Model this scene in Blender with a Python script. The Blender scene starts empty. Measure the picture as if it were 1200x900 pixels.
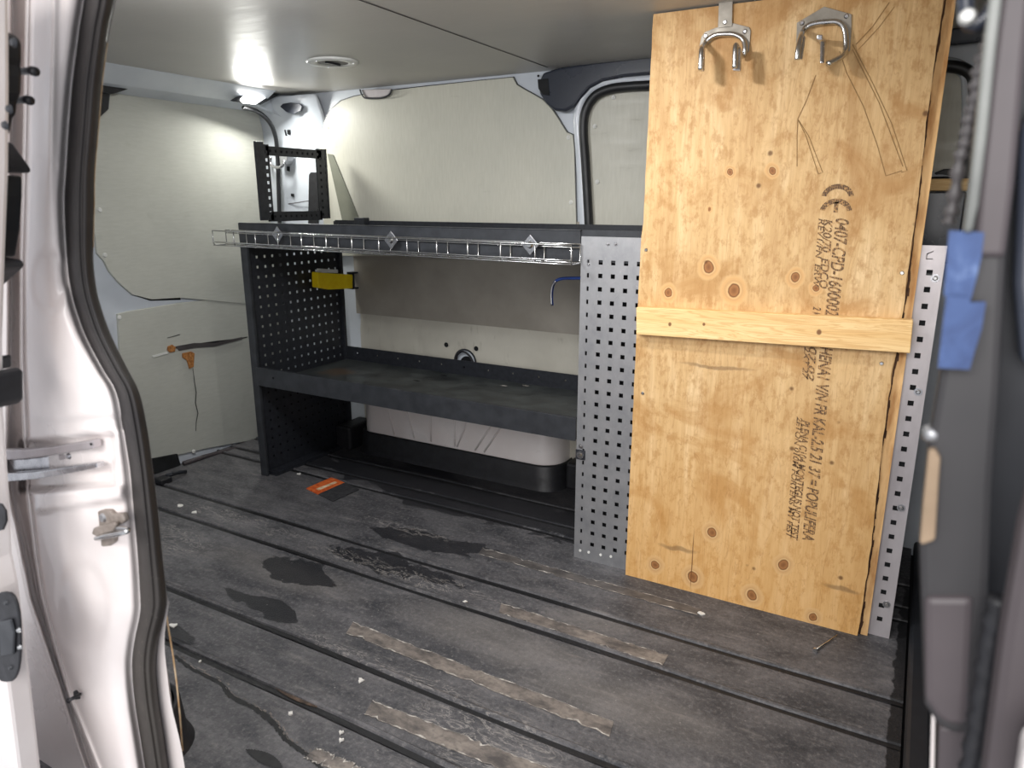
import bpy, bmesh, math, random
from mathutils import Vector, Matrix
random.seed(7)
col = bpy.context.scene.collection
# ------------------------------------------------------------------ survey of the van (metres)
# camera stands 1 m over the load floor, beside the open sliding door; X = towards the cab, Y = across the van, Z = up
FOC = 839.0; PITCH = math.atan(839/3270); YAW = math.radians(29.5)
def ray(x, y):
    u = x-600; v = y-450
    fw = FOC*math.cos(PITCH)-v*math.sin(PITCH); up = -FOC*math.sin(PITCH)-v*math.cos(PITCH)
    return (u*math.cos(YAW)-fw*math.sin(YAW), u*math.sin(YAW)+fw*math.cos(YAW), up)
def atY(x, y, Y): d = ray(x, y); t = Y/d[1]; return Vector((d[0]*t, Y, 1+d[2]*t))
def atX(x, y, X): d = ray(x, y); t = X/d[0]; return Vector((X, d[1]*t, 1+d[2]*t))
def atZ(x, y, Z): d = ray(x, y); t = (Z-1)/d[2]; return Vector((d[0]*t, d[1]*t, Z))

# ------------------------------------------------------------------ materials
def srgb(r, g, b):
    f = lambda c: (c/255/12.92) if c/255 <= .04045 else ((c/255+.055)/1.055)**2.4
    return (f(r), f(g), f(b), 1)
class NT:
    def __init__(s, name):
        s.m = bpy.data.materials.new(name); s.m.use_nodes = True
        s.t = s.m.node_tree; s.b = s.t.nodes['Principled BSDF']
        s.geo = s.t.nodes.new('ShaderNodeNewGeometry').outputs['Position']
    def n(s, typ, **k):
        nd = s.t.nodes.new(typ)
        for a, v in k.items():
            if a.startswith('i_'):
                nd.inputs[int(a[2:])].default_value = v
            else: setattr(nd, a, v)
        return nd
    def l(s, a, b): s.t.links.new(a, b)
    def noise(s, scale, vec=(1, 1, 1), detail=5, rough=.55, dist=0):
        mp = s.n('ShaderNodeMapping'); mp.inputs['Scale'].default_value = vec; s.l(s.geo, mp.inputs[0])
        nz = s.n('ShaderNodeTexNoise'); s.l(mp.outputs[0], nz.inputs['Vector'])
        nz.inputs['Scale'].default_value = scale; nz.inputs['Detail'].default_value = detail
        nz.inputs['Roughness'].default_value = rough; nz.inputs['Distortion'].default_value = dist
        return nz.outputs['Fac']
    def ramp(s, fac, stops):
        r = s.n('ShaderNodeValToRGB'); e = r.color_ramp.elements
        while len(e) < len(stops): e.new(.5)
        for i, (p, c) in enumerate(stops):
            e[i].position = p; e[i].color = c if not isinstance(c, (int, float)) else (c, c, c, 1)
        s.l(fac, r.inputs[0]); return r.outputs[0]
    def mix(s, fac, a, b, mode='MIX'):
        m = s.n('ShaderNodeMix', data_type='RGBA', blend_type=mode)
        for sock, v in ((m.inputs[0], fac), (m.inputs[6], a), (m.inputs[7], b)):
            if isinstance(v, (int, float)): sock.default_value = v
            elif isinstance(v, tuple): sock.default_value = v
            else: s.l(v, sock)
        return m.outputs[2]
    def math(s, op, a, b=0.0, c=None):
        m = s.n('ShaderNodeMath', operation=op)
        for i, v in enumerate((a, b) if c is None else (a, b, c)):
            if isinstance(v, (int, float)): m.inputs[i].default_value = v
            else: s.l(v, m.inputs[i])
        return m.outputs[0]
    def color(s, c): s.l(c, s.b.inputs['Base Color'])
    def rough(s, c): s.l(c, s.b.inputs['Roughness'])
    def bump(s, h, strength=.3, dist=.002):
        bp = s.n('ShaderNodeBump'); bp.inputs['Strength'].default_value = strength; bp.inputs['Distance'].default_value = dist
        s.l(h, bp.inputs['Height']); s.l(bp.outputs[0], s.b.inputs['Normal'])
    def spots(s, pts, axes=(0, 2), warp=0.0, wscale=8):
        """normalised distance to the nearest of many spots (a, b, radius_a, radius_b)"""
        sp = s.n('ShaderNodeSeparateXYZ')
        if warp:
            nz = s.n('ShaderNodeTexNoise'); nz.inputs['Scale'].default_value = wscale; nz.inputs['Detail'].default_value = 5; s.l(s.geo, nz.inputs['Vector'])
            sub = s.n('ShaderNodeVectorMath', operation='SUBTRACT'); s.l(nz.outputs['Color'], sub.inputs[0]); sub.inputs[1].default_value = (.5, .5, .5)
            sc = s.n('ShaderNodeVectorMath', operation='SCALE'); s.l(sub.outputs[0], sc.inputs[0]); sc.inputs['Scale'].default_value = warp
            ad = s.n('ShaderNodeVectorMath', operation='ADD'); s.l(s.geo, ad.inputs[0]); s.l(sc.outputs[0], ad.inputs[1])
            s.l(ad.outputs[0], sp.inputs[0])
        else: s.l(s.geo, sp.inputs[0])
        cur = None
        for (a, b, ra, rb) in pts:
            da = s.math('MULTIPLY', s.math('SUBTRACT', sp.outputs[axes[0]], a), 1/ra)
            db = s.math('MULTIPLY', s.math('SUBTRACT', sp.outputs[axes[1]], b), 1/rb)
            d = s.math('SQRT', s.math('ADD', s.math('MULTIPLY', da, da), s.math('MULTIPLY', db, db)))
            cur = d if cur is None else s.math('MINIMUM', cur, d)
        return cur

def simple(name, c1, c2=None, rough=.5, metal=0, scale=20, bump=0, vec=(1, 1, 1), lo=.35, hi=.65, spec=.5, coat=0):
    t = NT(name); c2 = c2 or tuple(x*.82 for x in c1[:3])+(1,)
    f = t.noise(scale, vec)
    t.color(t.ramp(f, [(lo, c2), (hi, c1)]))
    t.b.inputs['Metallic'].default_value = metal
    t.rough(t.ramp(f, [(.2, min(1, rough*1.2)), (.8, rough*.8)]))
    t.b.inputs['Specular IOR Level'].default_value = spec
    t.b.inputs['Coat Weight'].default_value = coat
    if bump: t.bump(t.noise(scale*6, vec), bump)
    return t.m
M = {}
M['white_body'] = simple('white_body_paint', srgb(232, 226, 224), srgb(220, 211, 208), .30, scale=5, coat=.4)
M['white_inner'] = simple('inner_body_paint', srgb(206, 211, 218), srgb(190, 196, 204), .35, scale=5, coat=.3)
M['black_steel'] = simple('black_powdercoat', srgb(42, 44, 50), srgb(30, 32, 37), .42, scale=60, bump=.1)
M['black_steel2'] = simple('black_powdercoat_light', srgb(52, 54, 58), srgb(38, 40, 44), .4, scale=25)
M['black_plastic'] = simple('black_plastic', srgb(34, 34, 38), srgb(24, 24, 27), .5, scale=40, bump=.15)
M['navy_trim'] = simple('dark_navy_trim', srgb(52, 56, 66), srgb(40, 44, 54), .28, scale=8)
M['bulk'] = simple('bulkhead_dark', srgb(34, 36, 41), srgb(24, 25, 30), .6, scale=8)
M['mauve'] = simple('grey_brown_trim', srgb(74, 67, 69), srgb(58, 52, 54), .55, scale=4)
M['greyplate'] = simple('dark_grey_plate', srgb(84, 80, 80), srgb(66, 62, 62), .5, scale=4)
M['sagegrey'] = simple('sage_grey', srgb(120, 121, 108), srgb(104, 105, 94), .5, scale=8)
M['postgrey'] = simple('dark_post_grey', srgb(50, 48, 49), srgb(38, 37, 39), .55, scale=4)
M['edgegrey'] = simple('post_edge_grey', srgb(128, 130, 126), srgb(98, 100, 97), .4, scale=10)
M['brownhole'] = simple('worn_brown_hole', srgb(92, 74, 60), srgb(40, 34, 30), .8, scale=60)
M['cast'] = simple('cast_grey_metal', srgb(158, 148, 140), srgb(128, 118, 110), .5, .3, scale=60)
M['zinc'] = simple('zinc_steel', (.62, .62, .64, 1), (.4, .4, .42, 1), .28, 1.0, scale=40)
M['wire'] = simple('bright_wire', (.66, .66, .65, 1), (.5, .5, .5, 1), .25, 1.0, scale=40)
M['tan'] = simple('tan_foam', srgb(142, 122, 100), srgb(122, 104, 84), .8, scale=20)
M['yellow'] = simple('yellow_plastic', srgb(255, 226, 24), srgb(248, 212, 12), .4, scale=30)
M['whiteplastic'] = simple('white_plastic', srgb(225, 225, 220), None, .4)
M['scrap'] = simple('paper_scrap', srgb(225, 222, 216), None, .8)
M['blue_wire'] = simple('blue_coating', srgb(44, 76, 150), srgb(30, 50, 110), .4)
M['orangecard'] = simple('orange_card', srgb(214, 106, 50), srgb(196, 84, 34), .6, scale=60, lo=.48, hi=.5)
M['blackcard'] = simple('black_card', srgb(60, 60, 62), srgb(45, 45, 48), .6, scale=60)
M['pencil'] = simple('pencil_line', srgb(120, 92, 54), srgb(150, 116, 70), .8, scale=200)
M['dark_void'] = simple('dark_cavity', srgb(18, 19, 22), srgb(10, 11, 13), .9)
M['edge_tan'] = simple('panel_edge', srgb(226, 204, 172), srgb(196, 160, 118), .8, scale=60)
M['rust_wood'] = simple('torn_ply', srgb(190, 130, 70), srgb(130, 80, 40), .9, scale=120)

def lining():
    t = NT('lining_panel')
    a = t.noise(2.2, (1, 1, .7)); b = t.noise(9, (1, 1, 6), 6); g = t.noise(160, (1, 1, .12), 2)
    c = t.ramp(a, [(.3, srgb(184, 183, 170)), (.7, srgb(202, 199, 184))])
    c = t.mix(t.ramp(b, [(.66, 0.0), (.8, .35)]), c, srgb(128, 124, 108))
    c = t.mix(.10, c, t.ramp(g, [(.3, .35), (.7, .8)]))
    t.color(c); t.rough(t.ramp(b, [(.3, .34), (.8, .55)])); t.bump(g, .12, .001); return t.m
M['lining'] = lining()
def lining_low():
    t = NT('lower_lining_panel')
    a = t.noise(4); b = t.noise(13, (1.5, 1, .5), 6, dist=1.5)
    c = t.ramp(a, [(.3, srgb(182, 178, 166)), (.7, srgb(200, 196, 184))])
    c = t.mix(t.ramp(b, [(.62, 0.0), (.8, .5)]), c, srgb(120, 112, 96))
    t.color(c); t.rough(t.ramp(a, [(.3, .4), (.8, .6)])); t.bump(b, .3, .006); return t.m
M['lining_low'] = lining_low()
M['lining_mid'] = simple('shaded_lining', srgb(164, 158, 148), srgb(146, 140, 130), .5, scale=5)  # shadow under the top tray put into the colour, darker than the other linings
def lining_rear():
    t = NT('rear_lining_panel')
    a = t.noise(2.2, (1, 1, .7)); b = t.noise(8, (1, 1, 1.6), 6); g = t.noise(170, (1, .15, 1), 2)
    c = t.ramp(a, [(.3, srgb(170, 171, 163)), (.7, srgb(190, 190, 180))])
    c = t.mix(t.ramp(b, [(.64, 0.0), (.8, .3)]), c, srgb(132, 130, 112))
    c = t.mix(.08, c, t.ramp(g, [(.3, .35), (.7, .8)]))
    t.color(c); t.rough(t.ramp(b, [(.3, .38), (.8, .55)])); t.bump(g, .1, .001); return t.m
M['lining_rear'] = lining_rear()
def ceil_m():
    t = NT('ceiling_lining')
    g = t.noise(120, (.08, 1, 1), 3); a = t.noise(1.5); s_ = t.noise(30, (1, 1, 1), 6)
    c = t.ramp(a, [(.3, srgb(176, 172, 166)), (.7, srgb(192, 188, 181))])
    c = t.mix(t.ramp(s_, [(.76, 0.0), (.82, .35)]), c, srgb(110, 106, 100))
    c = t.mix(.10, c, t.ramp(g, [(.3, .3), (.7, .8)]))
    t.color(c); t.rough(t.ramp(g, [(.3, .36), (.7, .46)])); t.bump(g, .16, .001); t.b.inputs['Coat Weight'].default_value = .05; return t.m
M['ceiling'] = ceil_m()
def floor_m():
    t = NT('rubber_floor')
    fine = t.noise(240, detail=3); mid = t.noise(14, (.5, 1, 1), 8, .65); big = t.noise(2.5, detail=6); st = t.noise(30, (.25, 1.4, 1), 8, .7)
    c = t.ramp(mid, [(.32, srgb(56, 57, 61)), (.68, srgb(112, 110, 112))])
    c = t.mix(t.ramp(big, [(.35, .5), (.65, 0.0)]), c, srgb(44, 44, 48))
    gr2 = t.noise(95, detail=6, rough=.7); c = t.mix(t.ramp(fine, [(.55, 0.0), (.75, .35)]), c, srgb(118, 115, 112)); c = t.mix(t.ramp(gr2, [(.52, 0.0), (.68, .5)]), c, srgb(132, 129, 128)); c = t.mix(t.ramp(gr2, [(.32, .5), (.46, 0.0)]), c, srgb(34, 34, 37))
    # pale scuffing along the ribs
    c = t.mix(t.ramp(st, [(.56, 0.0), (.72, .5)]), c, srgb(136, 131, 128))
    # brownish dust areas in the middle
    d = t.spots([(-.75, 1.28, .35, .10), (-.45, 1.2, .28, .10), (-1.45, 1.25, .35, .08), (-.6, 1.45, .12, .06)], (0, 1), .12, 6)
    c = t.mix(t.ramp(d, [(.4, .25), (1.0, 0.0)]), c, srgb(140, 134, 128))
    # dark damp stains
    w0 = t.spots([(-1.42, 1.27, .20, .06), (-1.22, 1.44, .25, .06), (-1.15, 1.60, .25, .07), (-1.33, 1.10, .15, .035), (-1.6, 1.98, .5, .16), (-1.30, 1.86, .35, .08), (-.95, 1.9, .3, .12), (-1.45, .92, .12, .03)], (0, 1), .10, 9)
    nz7 = t.noise(6.5, (.8, 1.3, 1), 9, .62, .4)
    w = t.math('ADD', w0, t.math('MULTIPLY', t.math('SUBTRACT', nz7, .5), 2.6))
    wf = t.ramp(w, [(.78, .82), (.84, 0.0)])
    c = t.mix(wf, c, srgb(30, 31, 35))
    ln = t.noise(24, (.45, 1.2, 1), 4, .6, 2.2)
    lm = t.spots([(-1.78, 1.425, .34, .035), (-1.15, 1.41, .40, .035), (-2.0, 1.22, .35, .09), (-.95, 1.06, .3, .03), (-1.3, 1.63, .2, .03), (-.62, .98, .2, .1)], (0, 1), .10, 12)
    lf = t.math('MULTIPLY', t.ramp(ln, [(.47, 0.0), (.5, .5), (.53, 0.0)]), t.ramp(lm, [(.7, 1.0), (1.3, 0.0)]))
    c = t.mix(lf, c, srgb(176, 170, 164))
    vs_ = t.n('ShaderNodeTexVoronoi'); vs_.inputs['Scale'].default_value = 26; t.l(t.geo, vs_.inputs['Vector'])
    c = t.mix(t.ramp(vs_.outputs['Distance'], [(.03, .7), (.06, 0.0)]), c, srgb(150, 146, 142))
    # black lines where the mat meets the bulkhead
    k = t.spots([(.075, 1.2, .022, .9)], (0, 1), .03, 20)
    c = t.mix(t.ramp(k, [(.9, .9), (1.1, 0.0)]), c, srgb(16, 16, 18))
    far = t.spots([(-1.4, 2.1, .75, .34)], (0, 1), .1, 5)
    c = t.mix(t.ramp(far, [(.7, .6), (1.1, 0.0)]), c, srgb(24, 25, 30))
    t.color(c)
    r = t.mix(wf, t.ramp(mid, [(.3, .62), (.7, .5)]), (.3, .3, .3, 1)); t.rough(r)
    t.b.inputs['Specular IOR Level'].default_value = .4
    h = t.math('ADD', fine, t.math('MULTIPLY', mid, 1.5)); t.bump(h, .6, .002); return t.m
M['floor'] = floor_m()
M['rib'] = simple('rib_rubber', srgb(78, 77, 78), srgb(34, 34, 36), .5, scale=60, vec=(.3, 1, 1), lo=.4, hi=.7, bump=.4)
M['groove'] = simple('groove_dark', srgb(28, 28, 30), srgb(14, 14, 16), .55, scale=40)
def tape_m():
    t = NT('worn_tape')
    a = t.noise(26, (.5, 1, 1), 8, .7); b = t.noise(90, detail=4)
    c = t.ramp(a, [(.36, srgb(72, 68, 67)), (.52, srgb(118, 110, 104)), (.72, srgb(150, 141, 132))])
    c = t.mix(t.ramp(b, [(.35, .5), (.5, 0.0)]), c, srgb(84, 80, 76))
    t.color(c); t.b.inputs['Roughness'].default_value = .55; t.bump(a, .4, .002); return t.m
M['tape'] = tape_m()
M['tape_faint'] = simple('faint_worn_tape', srgb(98, 93, 90), srgb(70, 67, 66), .55, scale=40, vec=(.6, 1, 1), bump=.2)
M['tape_edge'] = simple('frayed_tape_edge', srgb(205, 200, 192), srgb(130, 124, 118), .7, scale=90)
def damp_silver():
    t = NT('galvanised_sheet')
    a = t.noise(18, (1, 1, .8), 6); s_ = t.noise(60, (1, 1, .3), 8, .8, 2)
    c = t.ramp(a, [(.3, srgb(150, 151, 154)), (.7, srgb(182, 182, 184))])
    c = t.mix(t.ramp(s_, [(.60, 0.0), (.72, .7)]), c, srgb(222, 221, 219))
    t.color(c); t.b.inputs['Metallic'].default_value = .75; t.rough(t.ramp(a, [(.3, .5), (.7, .38)])); t.bump(s_, .1, .0006); return t.m
M['galv'] = damp_silver()
M['plate_grey'] = simple('dull_hook_plate', srgb(158, 152, 142), srgb(134, 128, 118), .5, .4, scale=30)
M['galv_light'] = simple('pale_steel_post', srgb(200, 194, 196), srgb(176, 170, 172), .42, .5, scale=14, vec=(1, 1, .4))
def shelf_m():
    t = NT('worn_black_tray')
    a = t.noise(12, (1, 1, 1), 8, .65); s_ = t.noise(45, (.4, 1.5, 1), 8, .7, 1)
    c = t.ramp(a, [(.35, srgb(36, 39, 40)), (.65, srgb(74, 78, 77))])
    c = t.mix(t.ramp(s_, [(.60, 0.0), (.72, .6)]), c, srgb(116, 116, 112))
    br = t.spots([(-1.9, 2.0, .09, .07)], (0, 1), .1, 20)
    c = t.mix(t.ramp(br, [(.5, .5), (1.0, 0.0)]), c, srgb(96, 70, 44))
    t.color(c); t.rough(t.ramp(a, [(.3, .36), (.7, .5)])); t.bump(a, .15, .002); return t.m
M['shelf'] = shelf_m()
# plywood: knots surveyed off the sheet
PLYY = 1.705
KN = [(830, 313, 10), (860, 340, 12), (932, 325, 8), (956, 338, 6), (783, 343, 8), (768, 662, 9), (812, 676, 11), (881, 698, 10), (918, 662, 9), (834, 624, 9),
      (953, 723, 8), (855, 202, 5), (905, 200, 6), (982, 388, 5), (832, 245, 3), (940, 560, 3)]
def ply_m():
    t = NT('plywood_face')
    gr = t.noise(7, (3, 1, .45), 7, .6, .6); fine = t.noise(90, (2, 1, .12), 4); bl = t.noise(4.5, (1, 1, 1.2), 5, .6, 1.2); fl = t.noise(38, (1.4, 1, .8), 8, .7)
    c = t.ramp(gr, [(.28, srgb(190, 152, 104)), (.5, srgb(212, 177, 127)), (.72, srgb(228, 198, 152))])
    c = t.mix(t.ramp(bl, [(.52, 0.0), (.66, .6)]), c, srgb(172, 124, 68))
    c = t.mix(t.ramp(fl, [(.50, 0.0), (.62, .5)]), c, srgb(164, 118, 66))
    c = t.mix(t.ramp(fine, [(.35, .30), (.6, 0.0)]), c, srgb(170, 128, 76))
    # more orange towards the foot of the sheet
    sp = t.n('ShaderNodeSeparateXYZ'); t.l(t.geo, sp.inputs[0])
    foot = t.n('ShaderNodeMapRange'); t.l(sp.outputs[2], foot.inputs[0]); foot.inputs[1].default_value = .6; foot.inputs[2].default_value = 0.0; foot.inputs[3].default_value = 0; foot.inputs[4].default_value = .40
    c = t.mix(foot.outputs[0], c, srgb(222, 160, 78))
    cath = t.noise(5, (5, 1, .55), 3, .5, 2.5)
    c = t.mix(t.ramp(cath, [(.485, 0.0), (.5, .30), (.515, 0.0)]), c, srgb(150, 98, 48))
    pts = []
    for (x, y, r) in KN:
        p = atY(x, y, PLYY); rr = r/500.0
        pts.append((p.x, p.z, rr*1.5, rr*1.7))
    d = t.spots(pts, (0, 2), .012, 30)
    ring = t.math('SINE', t.math('MULTIPLY', d, 14))
    k = t.ramp(d, [(.0, srgb(128, 84, 50)), (.30, srgb(160, 110, 66)), (.38, srgb(112, 72, 40)), (.46, srgb(222, 182, 128)), (.7, srgb(206, 162, 108)), (1.0, srgb(222, 186, 134))])
    k = t.mix(t.math('MULTIPLY', t.math('MAXIMUM', ring, 0), .25), k, srgb(130, 82, 40))
    c = t.mix(t.ramp(d, [(.75, 1.0), (1.25, 0.0)]), c, k)
    # little pin knots
    vo = t.n('ShaderNodeTexVoronoi'); vo.inputs['Scale'].default_value = 11; t.l(t.geo, vo.inputs['Vector'])
    c = t.mix(t.ramp(vo.outputs['Distance'], [(.035, .8), (.075, 0.0)]), c, srgb(92, 56, 28))
    # grey smudges: dragged marks low on the sheet
    pm = []
    for (x, y, ra, rb) in [(795, 643, .06, .008), (985, 690, .05, .008), (840, 430, .10, .006)]:
        p = atY(x, y, PLYY); pm.append((p.x, p.z, ra, rb))
    sm = t.spots(pm, (0, 2), .02, 25)
    c = t.mix(t.ramp(sm, [(.5, .55), (1.1, 0.0)]), c, srgb(110, 84, 58))
    # seam between face veneers
    sv = t.spots([(-.425, .09, .0016, .10)], (0, 2), .004, 20)
    c = t.mix(t.ramp(sv, [(.6, .8), (1.1, 0.0)]), c, srgb(96, 58, 28))
    t.color(c); t.b.inputs['Roughness'].default_value = .58; t.b.inputs['Specular IOR Level'].default_value = .3
    t.bump(t.math('ADD', fine, fl), .15, .001); return t.m
M['ply'] = ply_m()
def lath_m(name, hor=True):
    t = NT(name)
    v = (.5, 1, 9) if hor else (9, 1, .5)
    w = t.noise(6, v, 4, .5, 1.2); f = t.noise(60, v, 3)
    wv = t.math('SINE', t.math('MULTIPLY', w, 60))
    c = t.ramp(w, [(.3, srgb(226, 184, 122)), (.7, srgb(240, 208, 152))])
    c = t.mix(t.math('MULTIPLY', t.math('MAXIMUM', wv, 0), .5), c, srgb(198, 146, 82))
    p = [atY(785, 380, 1.68), atY(825, 380, 1.68), atY(960, 389, 1.68)]
    d = t.spots([(q.x, q.z, r, r*1.2) for q, r in zip(p, (.005, .004, .006))], (0, 2), .004, 40)
    if hor: c = t.mix(t.ramp(d, [(.6, .9), (1.2, 0.0)]), c, srgb(110, 66, 30))
    t.color(c); t.b.inputs['Roughness'].default_value = .6; t.bump(f, .1, .001); return t.m
M['lath'] = lath_m('pine_lath')
M['plyedge'] = simple('plywood_edge', srgb(226, 184, 128), srgb(178, 128, 76), .7, scale=14, vec=(3, 3, .6), lo=.35, hi=.6)
M['crackdark'] = simple('split_edge', srgb(80, 52, 30), srgb(50, 30, 18), .9, scale=60)
def ink_m():
    t = NT('stencil_ink')
    f = t.noise(170, (1, 1, 1.6), 3, .5); w = t.n('ShaderNodeTexWave', wave_type='BANDS', bands_direction='X'); t.l(t.geo, w.inputs[0]); w.inputs['Scale'].default_value = 95; w.inputs['Distortion'].default_value = 1.5
    c = t.mix(t.ramp(f, [(.5, 0.0), (.62, .8)]), srgb(66, 44, 34), srgb(190, 146, 92))
    c = t.mix(t.ramp(w.outputs['Fac'], [(.72, 0.0), (.9, .6)]), c, srgb(200, 156, 98))
    t.color(c); t.b.inputs['Roughness'].default_value = .7; return t.m
M['ink'] = ink_m()
def rubber():
    t = NT('door_seal_rubber')
    a = t.noise(14, detail=6); s_ = t.noise(70, (1, 1, 1), 8, .8)
    c = t.ramp(a, [(.3, srgb(38, 36, 37)), (.7, srgb(50, 47, 46))])
    sp = t.n('ShaderNodeSeparateXYZ'); t.l(t.geo, sp.inputs[0])
    mr = t.n('ShaderNodeMapRange'); t.l(sp.outputs[2], mr.inputs[0]); mr.inputs[1].default_value = .75; mr.inputs[2].default_value = .35; mr.inputs[3].default_value = 0; mr.inputs[4].default_value = 1
    c = t.mix(t.math('MULTIPLY', t.ramp(s_, [(.60, 0.0), (.72, .8)]), mr.outputs[0]), c, srgb(168, 158, 148))
    c = t.mix(t.math('MULTIPLY', mr.outputs[0], .3), c, srgb(90, 84, 76))
    t.color(c); t.rough(t.ramp(a, [(.3, .6), (.7, .5)])); t.b.inputs['Specular IOR Level'].default_value = .35; t.bump(s_, .1, .001); return t.m
M['seal'] = rubber()
M['seal2'] = simple('inner_seal_rubber', srgb(34, 35, 38), srgb(22, 23, 26), .45, scale=12)
def bluetape():
    t = NT('blue_masking_tape')
    a = t.noise(34, (1, 1, 1), 5, .6, 1)
    t.color(t.ramp(a, [(.35, srgb(46, 64, 104)), (.55, srgb(58, 79, 122)), (.7, srgb(98, 118, 156))]))
    t.b.inputs['Roughness'].default_value = .7; t.bump(a, .4, .002); return t.m
M['bluetape'] = bluetape()
def emis(name, c, s_):
    t = NT(name); t.b.inputs['Base Color'].default_value = c; t.b.inputs['Emission Color'].default_value = c; t.b.inputs['Emission Strength'].default_value = s_; return t.m
M['led'] = emis('led_lens', (1, 1, .97, 1), 14)

# ------------------------------------------------------------------ mesh helpers (all built in place, then given an origin at their base)
def build(name, bm, mat, parent=None, smooth=False, bevel=0, solid=0, subs=0, kind=None, label=None):
    me = bpy.data.meshes.new(name)
    bmesh.ops.recalc_face_normals(bm, faces=bm.faces) if not solid else None
    vs = [v.co for v in bm.verts]
    if parent is not None: org = Vector(parent.get('_o', (0, 0, 0)))
    else:
        xs = [v.x for v in vs]; ys = [v.y for v in vs]; zs = [v.z for v in vs]
        org = Vector(((min(xs)+max(xs))/2, (min(ys)+max(ys))/2, min(zs)))
    for v in bm.verts: v.co = v.co-org
    bm.to_mesh(me); bm.free()
    for p in me.polygons: p.use_smooth = smooth
    me.materials.append(mat)
    o = bpy.data.objects.new(name, me); col.objects.link(o)
    if parent is not None:
        o.parent = parent
        o['_o'] = tuple(org)
    else: o.location = org; o['_o'] = tuple(org)
    if solid:
        m = o.modifiers.new('solid', 'SOLIDIFY'); m.thickness = abs(solid); m.offset = 1 if solid > 0 else -1
    if bevel:
        m = o.modifiers.new('bevel', 'BEVEL'); m.width = bevel; m.segments = 2; m.limit_method = 'ANGLE'
    if subs:
        m = o.modifiers.new('subs', 'SUBSURF'); m.levels = subs; m.render_levels = subs
    if kind: o['kind'] = kind
    if label: o['label'] = label
    return o
def thing(name, label, cat, loc, group=None, kind=None):
    o = bpy.data.objects.new(name, None); col.objects.link(o); o.location = loc; o['_o'] = tuple(loc); o.empty_display_size = .05
    if label: o['label'] = label
    if cat: o['category'] = cat
    if group: o['group'] = group
    if kind: o['kind'] = kind
    return o
def tag(o, label, cat, group=None):
    o['label'] = label; o['category'] = cat
    if group: o['group'] = group
    return o
def new(): return bmesh.new()
def box(bm, x0, x1, y0, y1, z0, z1):
    v = [bm.verts.new((x, y, z)) for x in (x0, x1) for y in (y0, y1) for z in (z0, z1)]
    for f in ((0, 1, 3, 2), (4, 6, 7, 5), (0, 4, 5, 1), (2, 3, 7, 6), (0, 2, 6, 4), (1, 5, 7, 3)): bm.faces.new([v[i] for i in f])
    return v
def prism(bm, pts, d):
    """closed polygon pts (Vectors), extruded by vector d"""
    d = Vector(d); a = [bm.verts.new(p) for p in pts]; b = [bm.verts.new(Vector(p)+d) for p in pts]
    bm.faces.new(a); bm.faces.new(list(reversed(b))); n = len(a)
    for i in range(n): bm.faces.new([a[i], b[i], b[(i+1) % n], a[(i+1) % n]])
def cr(pts, n=6, closed=False):
    """Catmull-Rom through 2-D/3-D points"""
    P = [Vector(p) for p in pts]; out = []
    N = len(P)
    rng = range(N) if closed else range(N-1)
    for i in rng:
        p0 = P[(i-1) % N] if closed or i > 0 else P[0]; p1 = P[i]; p2 = P[(i+1) % N]; p3 = P[(i+2) % N] if closed or i+2 < N else P[-1]
        for k in range(n):
            t = k/n
            out.append(.5*((2*p1)+(p2-p0)*t+(2*p0-5*p1+4*p2-p3)*t*t+(3*p1-p0-3*p2+p3)*t**3))
    if not closed: out.append(P[-1])
    return out
def tube(bm, pts, r, seg=8, closed=False, rfun=None, flat=None):
    P = [Vector(p) for p in pts]; rings = []; N = len(P)
    prev = None
    for i, p in enumerate(P):
        a = P[i-1] if (i > 0 or closed) else p; b = P[(i+1) % N] if (i < N-1 or closed) else p
        t = (b-a).normalized()
        if prev is None:
            u = Vector((0, 0, 1)) if abs(t.z) < .9 else Vector((1, 0, 0))
            u = (u-t*u.dot(t)).normalized()
        else: u = (prev-t*prev.dot(t)).normalized()
        prev = u; w = t.cross(u); rr = rfun(i/(N-1)) if rfun else r
        ring = []
        for k in range(seg):
            an = 2*math.pi*k/seg
            ring.append(bm.verts.new(p+u*math.cos(an)*rr+w*math.sin(an)*rr))
        rings.append(ring)
    for i in range(N if closed else N-1):
        A = rings[i]; B = rings[(i+1) % N]
        for k in range(seg): bm.faces.new([A[k], A[(k+1) % seg], B[(k+1) % seg], B[k]])
    if not closed:
        bm.faces.new(list(reversed(rings[0]))); bm.faces.new(rings[-1])
def disc(bm, c, n, r, h, seg=16, r2=None):
    """short cylinder / dome from c along n"""
    c = Vector(c); n = Vector(n).normalized()
    r2 = r if r2 is None else r2
    u = Vector((0, 0, 1)) if abs(n.z) < .9 else Vector((1, 0, 0)); u = (u-n*u.dot(n)).normalized(); w = n.cross(u)
    A = [bm.verts.new(c+(u*math.cos(2*math.pi*k/seg)+w*math.sin(2*math.pi*k/seg))*r) for k in range(seg)]
    B = [bm.verts.new(c+n*h+(u*math.cos(2*math.pi*k/seg)+w*math.sin(2*math.pi*k/seg))*r2) for k in range(seg)]
    bm.faces.new(A); bm.faces.new(B)
    for k in range(seg): bm.faces.new([A[k], A[(k+1) % seg], B[(k+1) % seg], B[k]])
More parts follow.
